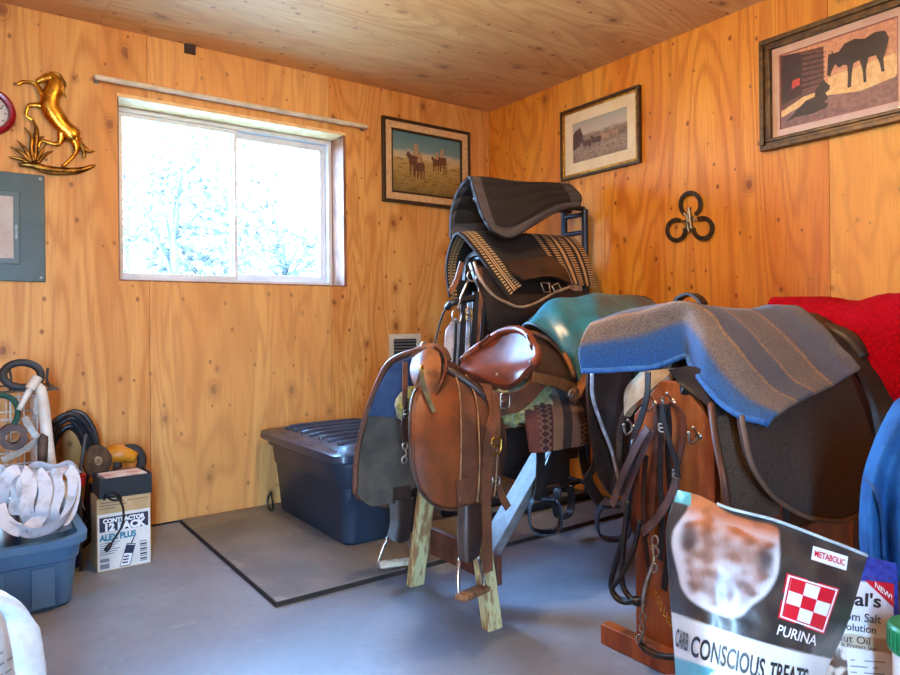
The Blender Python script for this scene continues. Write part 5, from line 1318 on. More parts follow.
# ---- blue denim jacket over a chair back at the right edge
DENIM = M('bright blue denim', (44, 104, 164), (34, 82, 138), 14, rough=.8, bump=.3, bscale=280, spec=.2)
jk = thing('denim_jacket', at(905, 480, 1.42), 'bright blue denim jacket hung over a chair back at right', 'jacket')
Jk = [[(862, 575, 1.44), (859, 535, 1.43), (860, 498, 1.43), (864, 470, 1.43), (876, 436, 1.45), (892, 405, 1.48), (902, 396, 1.52)],
      [(874, 578, 1.36), (872, 535, 1.37), (872, 500, 1.37), (876, 470, 1.37), (886, 440, 1.38), (902, 408, 1.42), (918, 398, 1.50)],
      [(886, 580, 1.41), (884, 535, 1.41), (884, 502, 1.40), (888, 474, 1.38), (902, 440, 1.37), (922, 408, 1.40), (942, 398, 1.48)],
      [(904, 582, 1.35), (902, 540, 1.35), (902, 505, 1.36), (908, 474, 1.35), (924, 440, 1.35), (950, 410, 1.38), (974, 402, 1.46)],
      [(930, 584, 1.36), (932, 540, 1.36), (936, 505, 1.36), (944, 474, 1.36), (960, 444, 1.37), (986, 416, 1.40), (1010, 410, 1.46)],
      [(980, 584, 1.38), (984, 540, 1.38), (990, 505, 1.38), (1000, 474, 1.39), (1012, 448, 1.40), (1024, 428, 1.42), (1040, 420, 1.47)]]
rows = loft([[at(*q) for q in r] for r in Jk], 50, 44)
obj('body', MB().slab(orient(rows), .012), DENIM, jk, smooth=True)
obj('sleeve_seam', MB().tube([at(866, 478, 1.412), at(876, 492, 1.352), at(882, 520, 1.39), at(884, 560, 1.395)], .004, 6, smooth=20), M('dark denim seam', (28, 66, 112), rough=.8), jk, smooth=True)
sp_p = at(960, 430, 1.50)
ch = thing('wooden_chair', (sp_p.x, sp_p.y, 0), 'dark wooden chair under the blue denim jacket at the right edge', 'chair')
e1, e2 = RGT, FWD
for a_ in (-.13, .13):
    b_ = V((sp_p.x, sp_p.y, 0)) + e1 * a_
    obj('leg', MB().tube([b_ - e2 * .02, b_ + e2 * .0 + UP * .45, b_ + UP * .79], .017, 8), DKW, ch, smooth=40)
    obj('leg', MB().tube([b_ - e2 * .36, b_ - e2 * .34 + UP * .43], .017, 8), DKW, ch, smooth=40)
obj('seat', MB().box(V((sp_p.x, sp_p.y, .44)) - e2 * .17, (.34, .36, .03), Matrix((e1, e2, UP)).transposed()), DKW, ch, bevel=.006)
obj('backrest', MB().box(V((sp_p.x, sp_p.y, .74)) + e2 * .012, (.30, .022, .10), Matrix((e1, e2, UP)).transposed()), DKW, ch, bevel=.005)

# ================================================================== tall rack in the corner
RY3 = -.92
TUBE = M('black steel tube', (52, 60, 74), (40, 46, 58), 10, rough=.35, metal=.5)
cr_ = thing('saddle_rack', (-.4, RY3, 0), 'tall black steel saddle rack standing in the corner', 'saddle stand')
for y in (RY3 - .06, RY3 + .10):
    obj('post', MB().tube([(-.12, y, .02), (-.12, y, 1.625)], .019, 12), TUBE, cr_, smooth=40)
    obj('floor_rail', MB().tube([(-.98, y * 1 + (.02 if y > RY3 else -.02), .040), (-.06, y + (.02 if y > RY3 else -.02), .040)], .020, 12), TUBE, cr_, smooth=40)
for z in (1.63, 1.325):
    for y in (RY3 - .05, RY3 + .05): obj('arm', MB().tube([(-.12, y, z), (-.80, y, z)], .015, 10), TUBE, cr_, smooth=40)
    obj('arm_end', MB().tube([(-.80, RY3 - .05, z), (-.82, RY3 - .03, z), (-.82, RY3 + .03, z), (-.80, RY3 + .05, z)], .015, 10, smooth=14), TUBE, cr_, smooth=40)
for z in (1.60, 1.50, 1.295, .72, .10): obj('cross_bar', MB().tube([(-.12, RY3 - .06, z), (-.12, RY3 + .10, z)], .014, 10), TUBE, cr_, smooth=40)
obj('diagonal', MB().tube([(-.12, RY3, .75), (-.66, RY3, 1.29)], .015, 10), TUBE, cr_, smooth=40)
obj('diagonal', MB().tube([(-.12, RY3, .10), (-.60, RY3, .05)], .015, 10), TUBE, cr_, smooth=40)
# top pad: black quilted with a grey border
t = NT('quilted black pad'); at_ = t.add('ShaderNodeAttribute', attribute_name='uvw'); sp_ = t.n.new('ShaderNodeSeparateXYZ'); t.set(sp_, 0, at_.outputs['Vector'])
u_, v_ = sp_.outputs[0], sp_.outputs[1]
ed = t.math('MINIMUM', t.math('MINIMUM', u_, t.math('SUBTRACT', 1.0, u_)), t.math('MULTIPLY', t.math('MINIMUM', v_, t.math('SUBTRACT', 1.0, v_)), 1.15))
nn = t.noise(t.coord(), 60, 3)
col = t.mix(t.math('LESS_THAN', ed, .115), lin((30, 24, 21)), t.mix(nn, lin((92, 84, 84)), lin((66, 60, 62))))
col = t.mix(t.math('LESS_THAN', ed, .012), col, lin((30, 24, 22)))
t.set(t.b, 'Base Color', col); t.b.inputs['Roughness'].default_value = .9
t.bump(t.math('ADD', t.math('MULTIPLY', t.math('ABSOLUTE', t.math('SINE', t.math('ADD', t.math('MULTIPLY', v_, 30.0), t.math('MULTIPLY', t.math('SINE', t.math('MULTIPLY', u_, 7.0)), .8)))), 1.0), t.math('MULTIPLY', t.noise(t.coord(), 240, 3), .3)), .9, .016); QUILT = t.m
Tp = [[(449, 238, -.69), (450, 212, -.72), (457, 190, -.79), (469, 176, -.90), (474, 190, -.99), (482, 214, -1.06), (492, 231, -1.09)],
      [(458, 242, -.69), (460, 212, -.72), (472, 190, -.79), (490, 177, -.90), (497, 194, -.99), (505, 219, -1.07), (511, 238, -1.10)],
      [(474, 240, -.69), (480, 212, -.72), (496, 191, -.79), (518, 181, -.90), (524, 194, -.98), (531, 212, -1.05), (535, 225, -1.08)],
      [(492, 232, -.69), (504, 210, -.72), (524, 192, -.79), (546, 182, -.90), (552, 190, -.96), (557, 201, -1.02), (559, 211, -1.05)],
      [(506, 222, -.69), (522, 206, -.72), (544, 192, -.79), (566, 183, -.90), (576, 189, -.95), (582, 197, -1.00), (580, 207, -1.02)]]
tp = thing('saddle_pad', Y(515, 180, -.9), 'black quilted saddle pad with grey border on top of corner rack', 'saddle pad')
obj('pad', MB().slab(orient(surf(Tp, 50, 60)), .016), QUILT, tp, smooth=40)
# second tier: striped woven blanket over a dark saddle
t = NT('striped woven blanket'); at_ = t.add('ShaderNodeAttribute', attribute_name='uvw'); sp_ = t.n.new('ShaderNodeSeparateXYZ'); t.set(sp_, 0, at_.outputs['Vector'])
u_, v_ = sp_.outputs[0], sp_.outputs[1]
hatch = t.math('GREATER_THAN', t.math('SINE', t.math('MULTIPLY', v_, 330.0)), -.1)
rp_ = t.n.new('ShaderNodeValToRGB'); rp_.color_ramp.interpolation = 'CONSTANT'; t.set(rp_, 0, u_)
S_ = [(0, 0), (.04, .6), (.085, 0), (.105, 1), (.125, .0), (.135, 1), (.15, 0), (.165, .6), (.215, 0), (.66, .5), (.69, 0), (.72, .6), (.765, 0), (.785, 1), (.81, 0), (.83, .6), (.88, 0), (.91, 1), (.93, 0), (.95, .6)]
for i, (pos, cc) in enumerate(S_):
    el = rp_.color_ramp.elements[i] if i < 2 else rp_.color_ramp.elements.new(pos); el.position = pos; el.color = (cc, cc, cc, 1)
full = t.math('GREATER_THAN', rp_.outputs[0], .9); hat = t.math('MULTIPLY', t.math('GREATER_THAN', rp_.outputs[0], .3), hatch)
col = t.mix(t.math('MAXIMUM', full, hat), lin((38, 30, 26)), t.mix(t.noise(t.coord(), 90, 2), lin((206, 170, 118)), lin((172, 132, 84))))
t.set(t.b, 'Base Color', col); t.b.inputs['Roughness'].default_value = .95; t.bump(t.noise(t.coord(), 300, 3), .5, .003); STRP = t.m
Sp = [[(448, 297, -.70), (445, 268, -.72), (449, 245, -.80), (457, 232, -.90), (472, 246, -1.0), (490, 271, -1.08), (508, 297, -1.14)],
      [(458, 299, -.70), (456, 268, -.72), (463, 245, -.80), (476, 231, -.90), (492, 246, -1.0), (509, 267, -1.08), (524, 284, -1.13)],
      [(480, 296, -.70), (478, 266, -.72), (487, 244, -.80), (505, 232, -.90), (520, 246, -1.0), (537, 264, -1.07), (551, 278, -1.11)],
      [(506, 294, -.70), (504, 266, -.72), (514, 244, -.80), (540, 234, -.90), (553, 246, -.99), (564, 266, -1.07), (572, 283, -1.11)],
      [(526, 294, -.70), (526, 266, -.72), (538, 246, -.80), (566, 236, -.90), (582, 246, -.98), (591, 266, -1.05), (595, 287, -1.09)]]
sb = thing('woven_blanket', Y(515, 232, -.9), 'black woven blanket with tan stripes, middle of the corner rack', 'blanket')
obj('blanket', MB().slab(orient(surf(Sp, 60, 60)), .012), STRP, sb, smooth=40)
s5 = thing('saddle', (-.5, RY3, 1.36), 'dark saddle on the corner rack under the tan striped blanket', 'saddle')
obj('front_lobe', MB().slab(orient(surf([[(506, 262, -1.10), (514, 272, -1.15), (524, 280, -1.17)], [(530, 258, -1.10), (542, 268, -1.15), (552, 276, -1.165)], [(552, 256, -1.08), (566, 270, -1.13), (572, 284, -1.15)]], 14, 14)), .02), LEAD, s5, smooth=40)
obj('near_flap', MB().slab(orient(surf([[(470, 262, -1.04), (476, 280, -1.08), (484, 300, -1.10), (490, 330, -1.12)], [(492, 270, -1.06), (500, 288, -1.10), (508, 304, -1.12), (516, 350, -1.14)], [(516, 280, -1.08), (526, 292, -1.11), (540, 300, -1.13), (548, 350, -1.15)], [(560, 280, -1.08), (572, 290, -1.10), (590, 296, -1.12), (600, 340, -1.13)]], 24, 24)), .016), LEAK, s5, smooth=40)
obj('pale_piping', MB().tube([Y(474, 262, -1.10), Y(480, 278, -1.14), Y(492, 294, -1.165), Y(505, 302, -1.175), Y(520, 307, -1.175), Y(536, 303, -1.16), Y(556, 292, -1.15), Y(570, 287, -1.15)], .007, 8, smooth=50), M('tan piping', (176, 152, 128), (140, 116, 92), 14, rough=.5), s5, smooth=True)
obj('tree', MB().slab(arch(-.84, -.2, RY3, 1.345, .13, 1.20, sag=.02), .025), LEAD, s5, smooth=40)
obj('far_flap', MB().slab([[V((-.75 + .12 * i, RY3 + .20 + .003 * j, 1.22 - .11 * j)) for j in range(4)] for i in range(5)], .014), LEAK, s5, smooth=40)
hw = MB(); hw.tube([Y(541, 283, -1.17), Y(544, 292, -1.18), Y(550, 292, -1.18), Y(549, 283, -1.17)], .004, 6, closed=True); hw.tube([Y(552, 286, -1.17), Y(556, 293, -1.18), Y(562, 291, -1.18), Y(558, 283, -1.17)], .004, 6, closed=True)
obj('stirrup_bar', hw, SILV, s5, smooth=True)
# bridle hanging at the front of the rack: ring bit, straps
b5 = thing('bridle', Y(468, 290, -1.0), 'dark bridle with pale ring bit hanging from the corner rack', 'bridle')
m = MB()
for cx, cy, rx, ry in ((472, 276, 4.6, 5.4), (457, 316, 4.8, 7)):
    m.tube([Y(cx + rx * cos(a), cy + ry * sin(a), -1.10) for a in [2 * pi * k / 18 for k in range(18)]], .0036, 8, closed=True)
m.tube([Y(468, 281, -1.10), Y(463, 292, -1.10), Y(460, 300, -1.10), Y(458, 309, -1.10)], [.005, .006, .0055, .005], 8, smooth=14)
obj('ring_bit', m, SILV, b5, smooth=True)
for pts, w, mt_ in (([(464, 294), (463, 320), (461, 360), (458, 392)], .030, LEAK), ([(470, 296), (468, 330), (466, 370), (465, 396)], .018, PIPE), ([(476, 292), (474, 330), (472, 370), (470, 400)], .03, LEAK), ([(479, 268), (481, 290), (478, 320), (476, 345)], .028, LEAT),
                    ([(462, 262), (456, 282), (450, 292)], .024, LEAT), ([(484, 300), (482, 330), (480, 372)], .02, LEAK), ([(456, 320), (455, 350), (452, 385)], .014, LEAK)):
    obj('strap', MB().strap([Y(a, b, -1.085) for a, b in pts], w, .005, (1, -.2, 0), smooth=14), mt_, b5, smooth=40)
buckle('buckle', Y(469, 312, -1.095), .035, .035, (1, 0, 0), (0, 0, 1), .0035, BRASS2, b5)
buckle('buckle', Y(469, 318, -1.095), .035, .03, (1, 0, 0), (0, 0, 1), .0035, BRASS2, b5)
obj('nosepiece', MB().tube([Y(447, 308, -1.05), Y(452, 303, -1.08), Y(464, 300, -1.09), Y(474, 298, -1.09)], .016, 10, smooth=16), LEAK, b5, smooth=True)
obj('rein', MB().tube([Y(452, 302, -1.05), Y(444, 312, -.95), Y(438, 330, -.9), Y(434, 350, -.88), Y(430, 372, -.87)], .005, 8, smooth=24), LEAK, b5, smooth=True)
# pale cloth hanging behind that bridle
rows = surf([[(446, 330, -.98), (444, 352, -.98), (440, 380, -.98), (440, 396, -.98)], [(456, 318, -.99), (455, 345, -1.0), (452, 375, -1.0), (452, 398, -1.0)], [(464, 330, -.99), (462, 350, -.99), (460, 380, -.99), (460, 400, -.99)]], 14, 16)
tag(obj('hanging_cloth', MB().slab(orient(rows), .006), M('pale grey cloth', (206, 196, 196), (180, 168, 168), 20, rough=.9), loc=Y(454, 360, -.99), smooth=True), 'pale grey cloth strip hanging behind the ring bit bridle', 'cloth')
# ================================================================== bags in the foreground
def proj(P):
    r = P - CAM; d = r.dot(FWD); a = r.dot(RGT) / d * F; b = -r.dot(UP) / d * F
    return 450 + (a + ROLL * b) / (1 + ROLL ** 2), 323.6 + (b - ROLL * a) / (1 + ROLL ** 2)
class Pouch:
    """filled flexible bag: a bulging front surface with a printed skin; uv runs across (u) and down (v)"""
    def __init__(s, ctrl, nu, nv, thick, wrinkle=.0):
        s.g = loft([[at(*q) for q in r] for r in ctrl], nv, nu); s.nu, s.nv = nu, nv
        for j in range(nv):
            for i in range(nu):
                u, v = i / (nu - 1), j / (nv - 1)
                w = sin(pi * u) ** .5
                s.g[j][i] += FWD * (-wrinkle * w * (noise.noise(V((u * 9 + 3, v * 5, 1))) + .5 * noise.noise(V((u * 4 + v * 9, v * 16 - u * 6, 4)))))
        s.px = [[proj(p) for p in r] for r in s.g]; s.thick = thick
    def P(s, u, v):
        x = min(max(u, 0), 1) * (s.nu - 1); y = min(max(v, 0), 1) * (s.nv - 1); i = min(int(x), s.nu - 2); j = min(int(y), s.nv - 2); a, b = x - i, y - j; g = s.g
        return g[j][i].lerp(g[j][i + 1], a).lerp(g[j + 1][i].lerp(g[j + 1][i + 1], a), b)
    def N(s, u, v):
        e = .01; n = (s.P(u + e, v) - s.P(u - e, v)).cross(s.P(u, v + e) - s.P(u, v - e)).normalized()
        return n if n.dot(CAM - s.P(u, v)) > 0 else -n
    def inv(s, px, py):
        bj, bi = min(((j, i) for j in range(0, s.nv, 3) for i in range(0, s.nu, 3)), key=lambda q: (s.px[q[0]][q[1]][0] - px) ** 2 + (s.px[q[0]][q[1]][1] - py) ** 2)
        u, v = bi / (s.nu - 1), bj / (s.nv - 1)
        for _ in range(6):
            x, y = proj(s.P(u, v)); e = .02; eu = e if u < .5 else -e; ev = e if v < .5 else -e
            xu, yu = proj(s.P(u + eu, v)); xv, yv = proj(s.P(u, v + ev))
            a, c = (xu - x) / eu, (yu - y) / eu; b, d = (xv - x) / ev, (yv - y) / ev; det = a * d - b * c
            if abs(det) < 1e-6: break
            du = ((px - x) * d - (py - y) * b) / det; dv = ((py - y) * a - (px - x) * c) / det
            u = min(1, max(0, u + max(-.2, min(.2, du)))); v = min(1, max(0, v + max(-.2, min(.2, dv))))
        return u, v
    def D(s, px, py, off=.0008):
        u, v = s.inv(px, py); return s.P(u, v) + s.N(u, v) * off
    def decal(s, mb, poly, off=.0008, n=5):
        """quad of print laid on the skin, subdivided so it follows the bulge"""
        a, b, c, d = [V((x, y, 0)) for x, y in poly]; rows = []
        for j in range(n):
            v = j / (n - 1); l, r = a.lerp(d, v), b.lerp(c, v)
            rows.append([s.D(*l.lerp(r, i / (n - 1))[:2], off) for i in range(n)])
        b0 = len(mb.v); mb.grid(rows); return mb
    def text(s, txt, p0, p1, height, bold=0, off=.0010, up=None, fit=True):
        """lettering from p0 to p1 (baseline on the print), cap height as given"""
        m = text_mb(txt, (0, 0, 0), (1, 0, 0), (0, 1, 0), 1.0, 0, bold)
        xs = [v.x for v in m.v]; x0, x1 = min(xs), max(xs)
        a, b = V((*p0, 0)), V((*p1, 0)); up = V((*up, 0)).normalized() if up else V((-(b - a).y * -1, -(b - a).x, 0)).normalized()
        if not up: up = V((0, -1, 0))
        k = (b - a).length / (x1 - x0); ex = (b - a).normalized()
        out = MB(); cache = {}
        for v in m.v:
            q = a + ex * ((v.x - x0) * k) + up * (v.y * height / .70)
            key = (round(q.x, 2), round(q.y, 2))
            if key not in cache: cache[key] = s.D(q.x, q.y, off)
            out.v.append(cache[key])
        out.f = m.f; out.mi = m.mi; out.tone = m.tone; return out
    def skin(s, colour=None):
        mb = MB(); back = []
        for j in range(s.nv):
            r = []
            for i in range(s.nu):
                u, v = i / (s.nu - 1), j / (s.nv - 1)
                r.append(s.g[j][i] + FWD * (.003 + s.thick * (1 - abs(2 * u - 1) ** 2.5) * min(1, v * 2.2) ** .8))
            back.append(r)
        mb.grid(s.g)
        if colour:
            for j in range(s.nv):
                for i in range(s.nu): mb.col[j * s.nu + i] = colour(*s.px[j][i])
        n = len(mb.v); mb.grid(back)
        if colour:
            for k in range(n, len(mb.v)): mb.col[k] = mb.col[k - n] if False else (.035, .03, .028)
        R = [(j, 0) for j in range(s.nv)] + [(s.nv - 1, i) for i in range(1, s.nu)] + [(j, s.nu - 1) for j in range(s.nv - 2, -1, -1)] + [(0, i) for i in range(s.nu - 2, 0, -1)]
        for k in range(len(R)):
            a, b = R[k], R[(k + 1) % len(R)]; ia, ib = a[0] * s.nu + a[1], b[0] * s.nu + b[1]
            mb.face((ia, ib, n + ib, n + ia))
        return mb
def printed(name, rough, coat=0, spec=.5):
    t = NT(name); a = t.add('ShaderNodeAttribute', attribute_name='print_colour'); t.set(t.b, 'Base Color', a.outputs['Color'])
    t.b.inputs['Roughness'].default_value = rough; t.b.inputs['Coat Weight'].default_value = coat; t.b.inputs['Coat Roughness'].default_value = .2; t.b.inputs['Specular IOR Level'].default_value = spec
    t.bump(t.noise(t.coord(), 22, 3, .6, .6), .25, .006); return t.m
def lerp3(a, b, f): return tuple(x + (y - x) * f for x, y in zip(a, b))
def sst(x, a, b): f = min(1, max(0, (x - a) / (b - a))); return f * f * (3 - 2 * f)
def pdist(poly, x, y):
    """signed distance to a polygon, positive inside"""
    best = 1e9; ins = False; n = len(poly)
    for i in range(n):
        (x1, y1), (x2, y2) = poly[i], poly[(i + 1) % n]
        dx, dy = x2 - x1, y2 - y1; t_ = max(0, min(1, ((x - x1) * dx + (y - y1) * dy) / (dx * dx + dy * dy + 1e-9)))
        best = min(best, math.hypot(x - x1 - dx * t_, y - y1 - dy * t_))
        if (y1 > y) != (y2 > y) and x < dx * (y - y1) / (dy if dy else 1e-9) + x1: ins = not ins
    return best if ins else -best

# support just below the frame
zt = .42
def at_z(px, d, z): p = at(px, 400, d); return V((p.x, p.y, z))
# ---- horse treat pouch
Bp = [[(678, 490, .88), (700, 496, .876), (724, 507, .872), (772, 519, .862), (820, 537, .858), (868, 555, .865)],
      [(667, 528, .878), (690, 533, .845), (718, 544, .825), (768, 557, .815), (815, 573, .825), (858, 590, .868)],
      [(669, 575, .872), (692, 582, .820), (720, 592, .800), (764, 604, .792), (806, 618, .806), (846, 628, .866)],
      [(673, 630, .866), (696, 638, .800), (724, 648, .782), (762, 660, .776), (800, 668, .792), (828, 668, .864)],
      [(678, 702, .862), (700, 710, .795), (726, 716, .775), (762, 722, .770), (796, 722, .785), (814, 712, .860)],
      [(684, 772, .86), (704, 786, .815), (728, 798, .80), (762, 802, .798), (792, 794, .806), (806, 776, .858)]]
tp_ = Pouch(Bp, 130, 150, .09, .0035)
muz = [(690, 489), (712, 495), (718, 506), (730, 514), (752, 521), (776, 527), (779, 540), (779, 562), (776, 578), (766, 594), (752, 605), (742, 615), (732, 618), (712, 612), (692, 601), (682, 588), (678, 572), (674, 556), (672, 543), (674, 530), (682, 518), (688, 508)]
muz = [tuple(q[:2]) for q in catmull([V((*q, 0)) for q in muz], 66, True)]
L_ = lambda *c: lin(c)
def bagcol(x, y):
    n1 = noise.noise(V((x * .06, y * .06, 0))); n2 = noise.noise(V((x * .07, y * .10, 5))) + .18 * noise.noise(V((x * .5, y * .12, 8)))
    c = lerp3(L_(62, 55, 50), L_(42, 40, 40), sst(n1, -.3, .4))
    d = pdist(muz, x, y)
    if d > -2:
        white = L_(206, 202, 202); chest = L_(190, 110, 66); grey = L_(132, 108, 98)
        yy = y - .28 * (x - 720)
        up_ = 1 - sst(yy, 512, 545); mid = sst(d + 5 * n2, 3, 14)
        cc = lerp3(white, lerp3(grey, chest, min(1, up_ * 1.3 + .25)), min(1, max(up_ ** 2, mid * (.86 + .5 * n2))))
        g_ = math.exp(-(((x - 724) / 30) ** 2 + ((y - 588) / 13) ** 2)); cc = lerp3(cc, L_(96, 88, 90), .7 * g_ * (.8 + .4 * n2))
        for ex, ey, rx, ry in ((689, 538, 9, 15), (766, 560, 9, 15)):
            e = math.exp(-(((x - ex) / rx) ** 2 + ((y - ey) / ry) ** 2) ** 1.5); cc = lerp3(cc, L_(64, 58, 62), .9 * e)
        cc = lerp3(cc, tuple(k * .6 for k in cc), max(0, min(1, 1.2 * n2 + .3 * n1)))
        cc = lerp3(cc, white, .6 * (1 - sst(d, 2, 7)) * (1 - up_))
        c = lerp3(c, cc, sst(d, -2, 1.5))
    if y < 503 + .28 * (x - 678) and x < 691: c = lerp3(c, L_(96, 160, 150), sst(503 + .28 * (x - 678) - y, -1, 2))
    top = 612 + .39 * (x - 672) - .0006 * (x - 672) ** 2
    c = lerp3(c, L_(216, 212, 206), sst(y, top - 1, top + 1))
    bot = 657 + .30 * (x - 675)
    c = lerp3(c, L_(88, 160, 168), sst(y, bot - 1, bot + 1))
    dd = math.hypot((x - 722) / 20, (y - 690) / 20); c = lerp3(c, L_(226, 226, 222), 1 - sst(dd, .95, 1.02))
    return c
p0_ = at_z(745, .83, zt)
tb_ = thing('treat_pouch', p0_, 'dark foil horse treat pouch with muzzle picture and checkerboard badge', 'pouch')
obj('pouch', tp_.skin(bagcol), printed('glossy printed foil', .34, .15), tb_, smooth=60)
FOIL = M('pale foil edge', (190, 204, 206), (160, 176, 180), 30, rough=.3)
obj('top_seal', MB().tube([tp_.D(x, y, .002) for x, y in ((716, 504.5), (730, 510), (750, 515), (772, 520.5), (796, 529), (820, 538), (845, 547), (866, 555))], .0022, 6, smooth=40), FOIL, tb_, smooth=True)
RINK = M('print red', (200, 24, 44), rough=.35); PWH = M('print white', (232, 228, 224), rough=.35); DINK = M('print charcoal', (44, 42, 42), rough=.4)
cs_ = [(787, 574), (838, 589), (823, 633), (778.5, 617)]
def bil(u, v):
    a, b, c, d = [V((x, y, 0)) for x, y in cs_]; q = a.lerp(b, u).lerp(d.lerp(c, u), v); return (q.x, q.y)
def cell(m, u0, u1, v0, v1, off): return tp_.decal(m, [bil(u0, v0), bil(u1, v0), bil(u1, v1), bil(u0, v1)], off, 4)
m = MB(); m.mat(0); cell(m, -.02, 1.02, -.02, 1.02, .0006); m.mat(1); cell(m, .012, .988, .012, .988, .0010); m.mat(0); cell(m, .05, .95, .05, .95, .0014); m.mat(1); cell(m, .075, .925, .075, .925, .0018)
m.mat(0)
w3 = .85 / 3
for i in range(3):
    for j in range(3):
        if (i + j) % 2 == 0: cell(m, .075 + i * w3, .075 + (i + 1) * w3, .075 + j * w3, .075 + (j + 1) * w3, .0022)
obj('checker_badge', m, [RINK, PWH], tb_)
obj('brand_lettering', tp_.text('PURINA', (776, 634), (815, 645.5), 10, .012, up=(.28, -1)), PWH, tb_)
m = tp_.decal(MB(), [(812.5, 546), (847.5, 556.5), (845.5, 570.5), (810.5, 559.5)], .0010); obj('metabolic_label', m, PWH, tb_)
obj('metabolic_lettering', tp_.text('METABOLIC', (813.5, 556.5), (843.5, 565.5), 6, .02, .0016, up=(.15, -1)), RINK, tb_)
obj('product_lettering', tp_.text('CARB', (675.5, 645), (688, 651), 17, .02, up=(.1, -1)), DINK, tb_)
obj('product_lettering', tp_.text('CONSCIOUS', (690.5, 655), (763, 679), 20, .02, up=(.12, -1)), DINK, tb_)
obj('product_lettering', tp_.text('TREATS', (768, 680.5), (806, 688), 19, .02, up=(.12, -1)), DINK, tb_)

# ---- bath salt bag behind it
Ep = [[(800, 541, 1.045), (830, 547, 1.035), (865, 556, 1.035), (897, 564, 1.05)], [(803, 580, 1.04), (832, 584, 1.015), (866, 588, 1.015), (898, 592, 1.045)], [(806, 630, 1.04), (834, 634, 1.0), (868, 637, 1.0), (901, 640, 1.045)],
      [(808, 675, 1.04), (836, 680, 1.0), (870, 682, 1.0), (904, 684, 1.045)], [(810, 706, 1.04), (838, 709, 1.02), (872, 710, 1.02), (906, 709, 1.045)]]
ep_ = Pouch(Ep, 90, 110, .07, .002)
def saltcol(x, y):
    n2 = noise.noise(V((x * .2, y * .2, 2)))
    blue = lerp3(L_(34, 66, 160), L_(22, 46, 130), sst(n2, -.2, .3)); c = blue
    topl = 580 + .12 * (x - 850)
    if x < 893.5 + .02 * (y - 600): c = lerp3(c, L_(224, 220, 222), sst(y, topl - .7, topl + .7))
    bt_ = 632 + .16 * (x - 840); bb = bt_ + 14
    if x < 893.5 + .02 * (y - 600): c = lerp3(c, L_(186, 168, 146), sst(y, bt_ - .6, bt_ + .6) * (1 - sst(y, bb - .6, bb + .6)))
    if x < 846 + .1 * (y - 650) and y > bb + 1:
        e = noise.noise(V((x * .12, y * .12, 7))); c = lerp3(L_(96, 66, 48), L_(214, 200, 184), sst(e, -.1, .25))
    return c
sb_ = thing('salt_bag', at_z(852, 1.04, zt), 'blue and white bath salt bag standing behind the treat pouch', 'bag')
obj('bag', ep_.skin(saltcol), printed('printed film', .3, .2), sb_, smooth=60)
m = ep_.decal(MB(), [(864, 580), (893.4, 583.6), (893.2, 607.5), (893.1, 607.4)], .0010, 8)
obj('corner_flash', m, RINK, sb_)
for txt, a, b, h_, bo, mt_ in (('NEW!', (874, 587), (891, 600.5), 5.5, .02, PWH), ("al's", (854, 605), (880, 607.5), 13, .02, DINK), ('om Salt', (844.5, 619.5), (880, 623.5), 8.5, .005, DINK), ('Solution', (841, 629), (875, 633.5), 7.5, .005, DINK), ('nut Oil', (837.5, 640), (869, 645), 7.5, 0, DINK),
                              ('& Protect Skin', (841, 645.5), (876, 651), 4, 0, DINK)):
    obj('lettering', ep_.text(txt, a, b, h_, bo, .0014, up=(.05, -1)), mt_, sb_)
m = MB()
for k in range(3): ep_.decal(m, [(850, 659 + 6 * k), (884 - 6 * (k % 2), 661.5 + 6 * k), (884 - 6 * (k % 2), 662.7 + 6 * k), (850, 660.2 + 6 * k)], .001, 3)
obj('small_print', m, M('grey print', (130, 128, 130), rough=.5), sb_)
# ---- white jar with a green lid
jc = at_z(922, .93, zt); 
jr = thing('jar', jc, 'white jar with green screw lid beside the bath salt bag', 'jar')
obj('jar_body', MB().lathe([(.034, 0), (.037, .004), (.037, .11), (.033, .119), (.033, .145)], 32, jc), M('white jar plastic', (226, 228, 226), rough=.35), jr, smooth=35)
ld = MB(); ld.lathe([(.042, .118), (.043, .121), (.043, .150), (.040, .154), (.001, .154)], 36, jc)
for k in range(36):
    a = 2 * pi * k / 36; ld.box(jc + V((cos(a) * .0432, sin(a) * .0432, .135)), (.0014, .003, .026), Matrix.Rotation(a, 3, 'Z'))
obj('lid', ld, M('green plastic', (22, 140, 84), (18, 120, 70), 8, rough=.35), jr, smooth=35)
# ---- low feed bin that carries them, its top just under the picture
bc = at_z(868, .93, 0); A = Matrix((RGT, FWD, UP)).transposed()
fb = thing('feed_bin', bc, 'grey feed bin below the treat pouch, salt bag and jar', 'bin')
obj('bin_body', MB().box(bc + UP * .195, (.46, .33, .39), A), M('grey bin plastic', (120, 126, 130), rough=.5), fb, bevel=.02)
obj('bin_lid', MB().box(bc + UP * (.39 + .0145), (.50, .37, .029), A), M('grey bin lid', (140, 146, 150), rough=.5), fb, bevel=.008)

